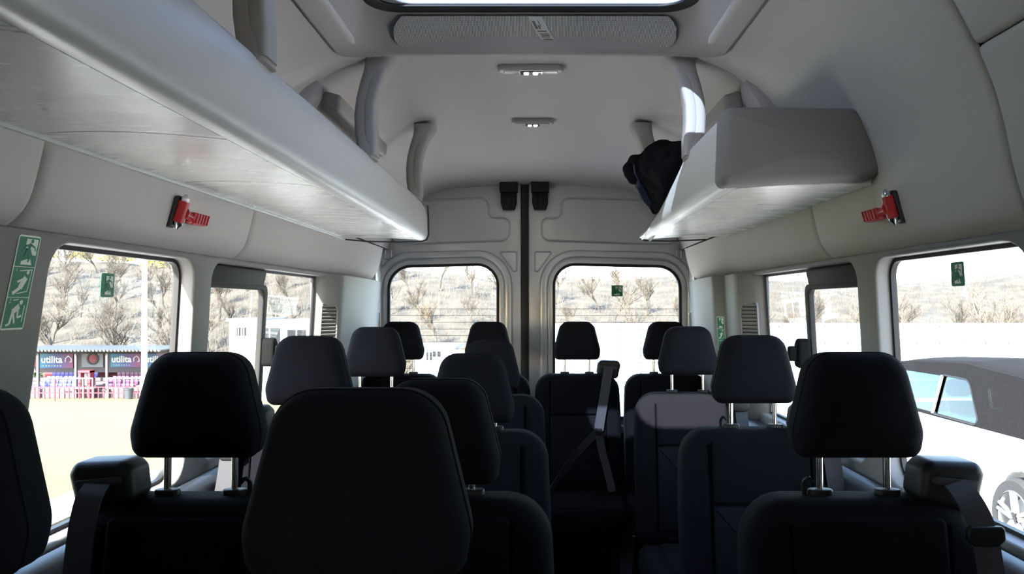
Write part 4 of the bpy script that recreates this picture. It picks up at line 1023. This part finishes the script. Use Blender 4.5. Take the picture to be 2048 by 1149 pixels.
# ---- white clubhouse cabins
def cabin(pa, pb, yt, Yc, dep, lab, wins, nm='site_cabin'):
    a, b = (pa-VX)*Yc/F, (pb-VX)*Yc/F; zt = (VY-yt)*Yc/F; zb = gz(Yc)
    C = thing(nm, lab, 'building', ((a+b)/2, Yc, zb))
    add('walls', box(((a+b)/2, Yc+dep/2, (zt+zb)/2), (b-a, dep, zt-zb)), 'white_paint', C, world=True, smooth=False)
    add('roof', box(((a+b)/2, Yc+dep/2, zt+.08), (b-a+.3, dep+.3, .18)), 'print_pale', C, world=True, smooth=False)
    for (wa, wb, wt, wbm) in wins:
        w_ = add('window', box((((wa+wb)/2-VX)*Yc/F, Yc-.01, (VY-(wt+wbm)/2)*Yc/F), ((wb-wa)*Yc/F, .06, (wbm-wt)*Yc/F)), 'cabin_window', C, world=True, smooth=False)
        o = add('window_bar', box((((wa+wb)/2-VX)*Yc/F, Yc-.05, (VY-(wt+wbm)/2)*Yc/F), (.06, .04, (wbm-wt)*Yc/F)), 'white_paint', w_); o.location = -C.location
cabin(458, 520, 643, 50, 5, 'white two-storey site cabin beside the pitch', [(474, 481, 655, 672), (485, 492, 655, 672)])
cabin(516, 660, 648, 44, 6, 'pale clubhouse with dark windows beyond the driver side window', [(520, 560, 656, 690), (575, 612, 660, 690), (625, 650, 660, 690)], 'clubhouse')
cabin(828, 905, 701, 36, 4, 'white low hut with dark doors behind the rear door window', [(853, 864, 705, 721), (866, 881, 704, 714)], 'hut')
# ---- long pale wall
YW = 30.0
wall = thing('boundary_wall', 'long pale blue clad boundary wall behind the parked cars', 'wall', (11, YW, gz(YW)))
npn = 26; xa, xb = .4, 23.5; zt = (VY-652)*YW/F
for k in range(npn):
    xx = xa+(xb-xa)*(k+.5)/npn
    add('cladding_panel', box((xx, YW, (zt+gz(YW))/2), ((xb-xa)/npn-.03, .09+.02*(k % 2), zt-gz(YW))), 'pale_cladding', wall, world=True, smooth=False)
add('capping', box(((xa+xb)/2, YW, zt+.05), (xb-xa, .2, .1)), 'white_paint', wall, world=True, smooth=False)
for k in range(3): add('cladding_rail', box(((xa+xb)/2, YW-.09, zt-.6-k*.75), (xb-xa, .06, .09)), 'white_paint', wall, world=True, smooth=False)
# ---- cars.  local frame: y forward along the car (front = +y), origin on the ground under the middle
def arch(yc, r, n=8, rev=False): return [(yc+r*math.cos(a), .30+r*math.sin(a)) for a in [(-.15+(PI+.3)*k/n) for k in range(n+1)]]
def make_car(paint, roofm, lab, soft, loc, rz=0, grp='parked cars'):
    C = thing('parked_car', lab, 'car', loc, rz, grp)
    W2 = .84
    body = [(-2.22, .30), (-2.18, .22)]
    body += arch(-1.57, .36)[::-1]+[(-1.15, .19), (.85, .19)]+arch(1.26, .36)[::-1]
    body += [(1.90, .24), (1.98, .40), (1.95, .62), (1.80, .74), (1.30, .84), (.82, .90), (-.3, .905), (-1.55, .915), (-2.05, .89), (-2.24, .74), (-2.27, .45)]
    add('body', pillow(body, -W2, W2, .10, lambda u, v, w: (w*(1-.10*max(0, v-.55)**1.0), u, v), n=4), paint, C, auto=50)
    # greenhouse outline
    gh = rpoly([(-1.95, .90), (1.38, .87), (.72, 1.35), (-.5, 1.415), (-1.42, 1.36)], [.05, .02, .16, .5, .3], 6)
    def gm(sg): return lambda u, v, w: (sg*(.735-.26*(v-.9)+w), u, v)
    wq = rpoly([(-.93, .925), (-.20, .925), (-.20, 1.275), (-.62, 1.27)], [.03, .012, .012, .16], 5)
    wd = rpoly([(-.15, .925), (1.15, .925), (.68, 1.265), (-.15, 1.275)], [.012, .02, .06, .012], 4)
    for sg in (-1, 1):
        add('side_panel', holed(gh, [wq, wd], -.02, .015, gm(sg)), roofm, C)
        add('pillar_strip', holed([(-.20, .92), (-.15, .92), (-.15, 1.28), (-.20, 1.28)], [], -.01, .02, gm(sg)), 'alloy', C)
        for pq in (wq, wd): add('side_glass', ([Vector(gm(sg)(p[0], p[1], 0)) for p in pq], [list(range(len(pq)))]), 'car_glass', C, smooth=False)
        add('window_trim', tube([gm(sg)(p[0], p[1], .016) for p in offset(wq, .008)], .008, 5, closed=True), 'rubber', C)
    # roof skin between the two sides: sweep upper part of the outline
    up = [p for p in gh if p[1] > .93 and not (p[0] > .68 and p[1] < 1.30)]
    up.sort(key=lambda p: p[0]); st = [(-1.95, .90)]+up
    V, Fc = [], []; nn = 8
    for (y, z) in st:
        hw = .735-.26*(z-.9)
        for k in range(nn+1):
            t = -1+2*k/nn; V.append(Vector((hw*t, y, z+.045*(1-t*t)*min(1, max(0, (z-.95)/.2)))))
    for j in range(len(st)-1):
        for k in range(nn): Fc.append([j*(nn+1)+k, j*(nn+1)+k+1, (j+1)*(nn+1)+k+1, (j+1)*(nn+1)+k])
    rf_ = add('roof', (V, Fc), roofm, C)
    md = rf_.modifiers.new('t', 'SOLIDIFY'); md.thickness = .02
    add('windscreen', quad([(-.735, 1.36, .88), (.735, 1.36, .88), (.64, .73, 1.31), (-.64, .73, 1.31)]), 'car_glass', C, smooth=False)
    for sg in (-1, 1):
        for yy, hgt in ((.15, 1.0), (-.72, .92)):
            st_ = add('car_seat', pillow(rrect(-.22, .22, .45, hgt, .07), -.07, .07, .04, lambda u, v, w: (sg*.36+u, yy+w-.15*(v-.7), v)), 'tyre', C)
            add('car_headrest', pillow(rrect(-.12, .12, hgt+.05, hgt+.22, .06), -.045, .045, .03, lambda u, v, w: (sg*.36+u, yy-.06+w-.1*(v-hgt), v)), 'tyre', st_)
    for sg in (-1, 1):
        for yy in (-1.57, 1.26):
            wh = add('wheel', lathe([(.20, -.095), (.285, -.095), (.305, -.06), (.308, .0), (.305, .06), (.285, .095), (.20, .095)], 'x', 32, (sg*(W2-.10), yy, .308)), 'tyre', C)
            add('wheel_rim', lathe([(.205, .10), (.215, .092), (.20, .05), (.20, -.06), (.0, -.06), (.0, -.04), (.19, -.045)], 'x', 28, (sg*(W2-.10), yy, .308)) if sg > 0 else lathe([(.205, -.10), (.215, -.092), (.20, -.05), (.20, .06), (.0, .06), (.0, .04), (.19, .045)], 'x', 28, (sg*(W2-.10), yy, .308)), 'alloy', wh)
            for k in range(5):
                for dd in (-.13, .13):
                    a = 2*PI*k/5+.3; p0 = (sg*(W2-.02), yy+.05*math.cos(a+dd*2), .308+.05*math.sin(a+dd*2)); p1 = (sg*(W2-.005), yy+.205*math.cos(a+dd), .308+.205*math.sin(a+dd))
                    add('spoke', tube([p0, p1], [.02, .015], 6), 'alloy', wh)
    for sg in (-1, 1):
        add('tail_lamp', pillow(rrect(-.1, .1, .62, .80, .04), -2.27, -2.22, .015, lambda u, v, w: (sg*.6+u, w, v)), 'red_plastic', C)
        add('head_lamp', pillow(rrect(-.13, .13, .56, .72, .06), 1.90, 1.99, .02, lambda u, v, w: (sg*.55+u, w, v)), 'lamp_lens', C)
        add('door_mirror', pillow(rrect(-.09, .09, .92, 1.04, .04), .95, 1.06, .03, lambda u, v, w: (sg*.90+u, w, v)), paint, C)
    add('rear_bumper_strip', box((0, -2.27, .42), (1.3, .06, .08), .02), 'rubber', C)
    return C
make_car('car_white', 'soft_top', 'white convertible with a black fabric roof parked beside the bus', True, (4.47, 7.5, GZ))
make_car('car_pale_blue', 'car_pale_blue', 'pale blue car parked behind the white convertible', False, (7.3, 8.4, GZ))
make_car('car_dark_blue', 'car_dark_blue', 'dark blue car beyond the pale blue car', False, (12.6, 14.5, gz(14.5)), .5)
make_car('car_white', 'car_white', 'small white car parked near the hut behind the bus', False, ((905-VX)*29/F, 29, gz(29)), 1.5)

# lift the whole place so that the bus floor is at z = 0
for o in list(COL.objects):
    if o.parent is None: o.location.z += ZC
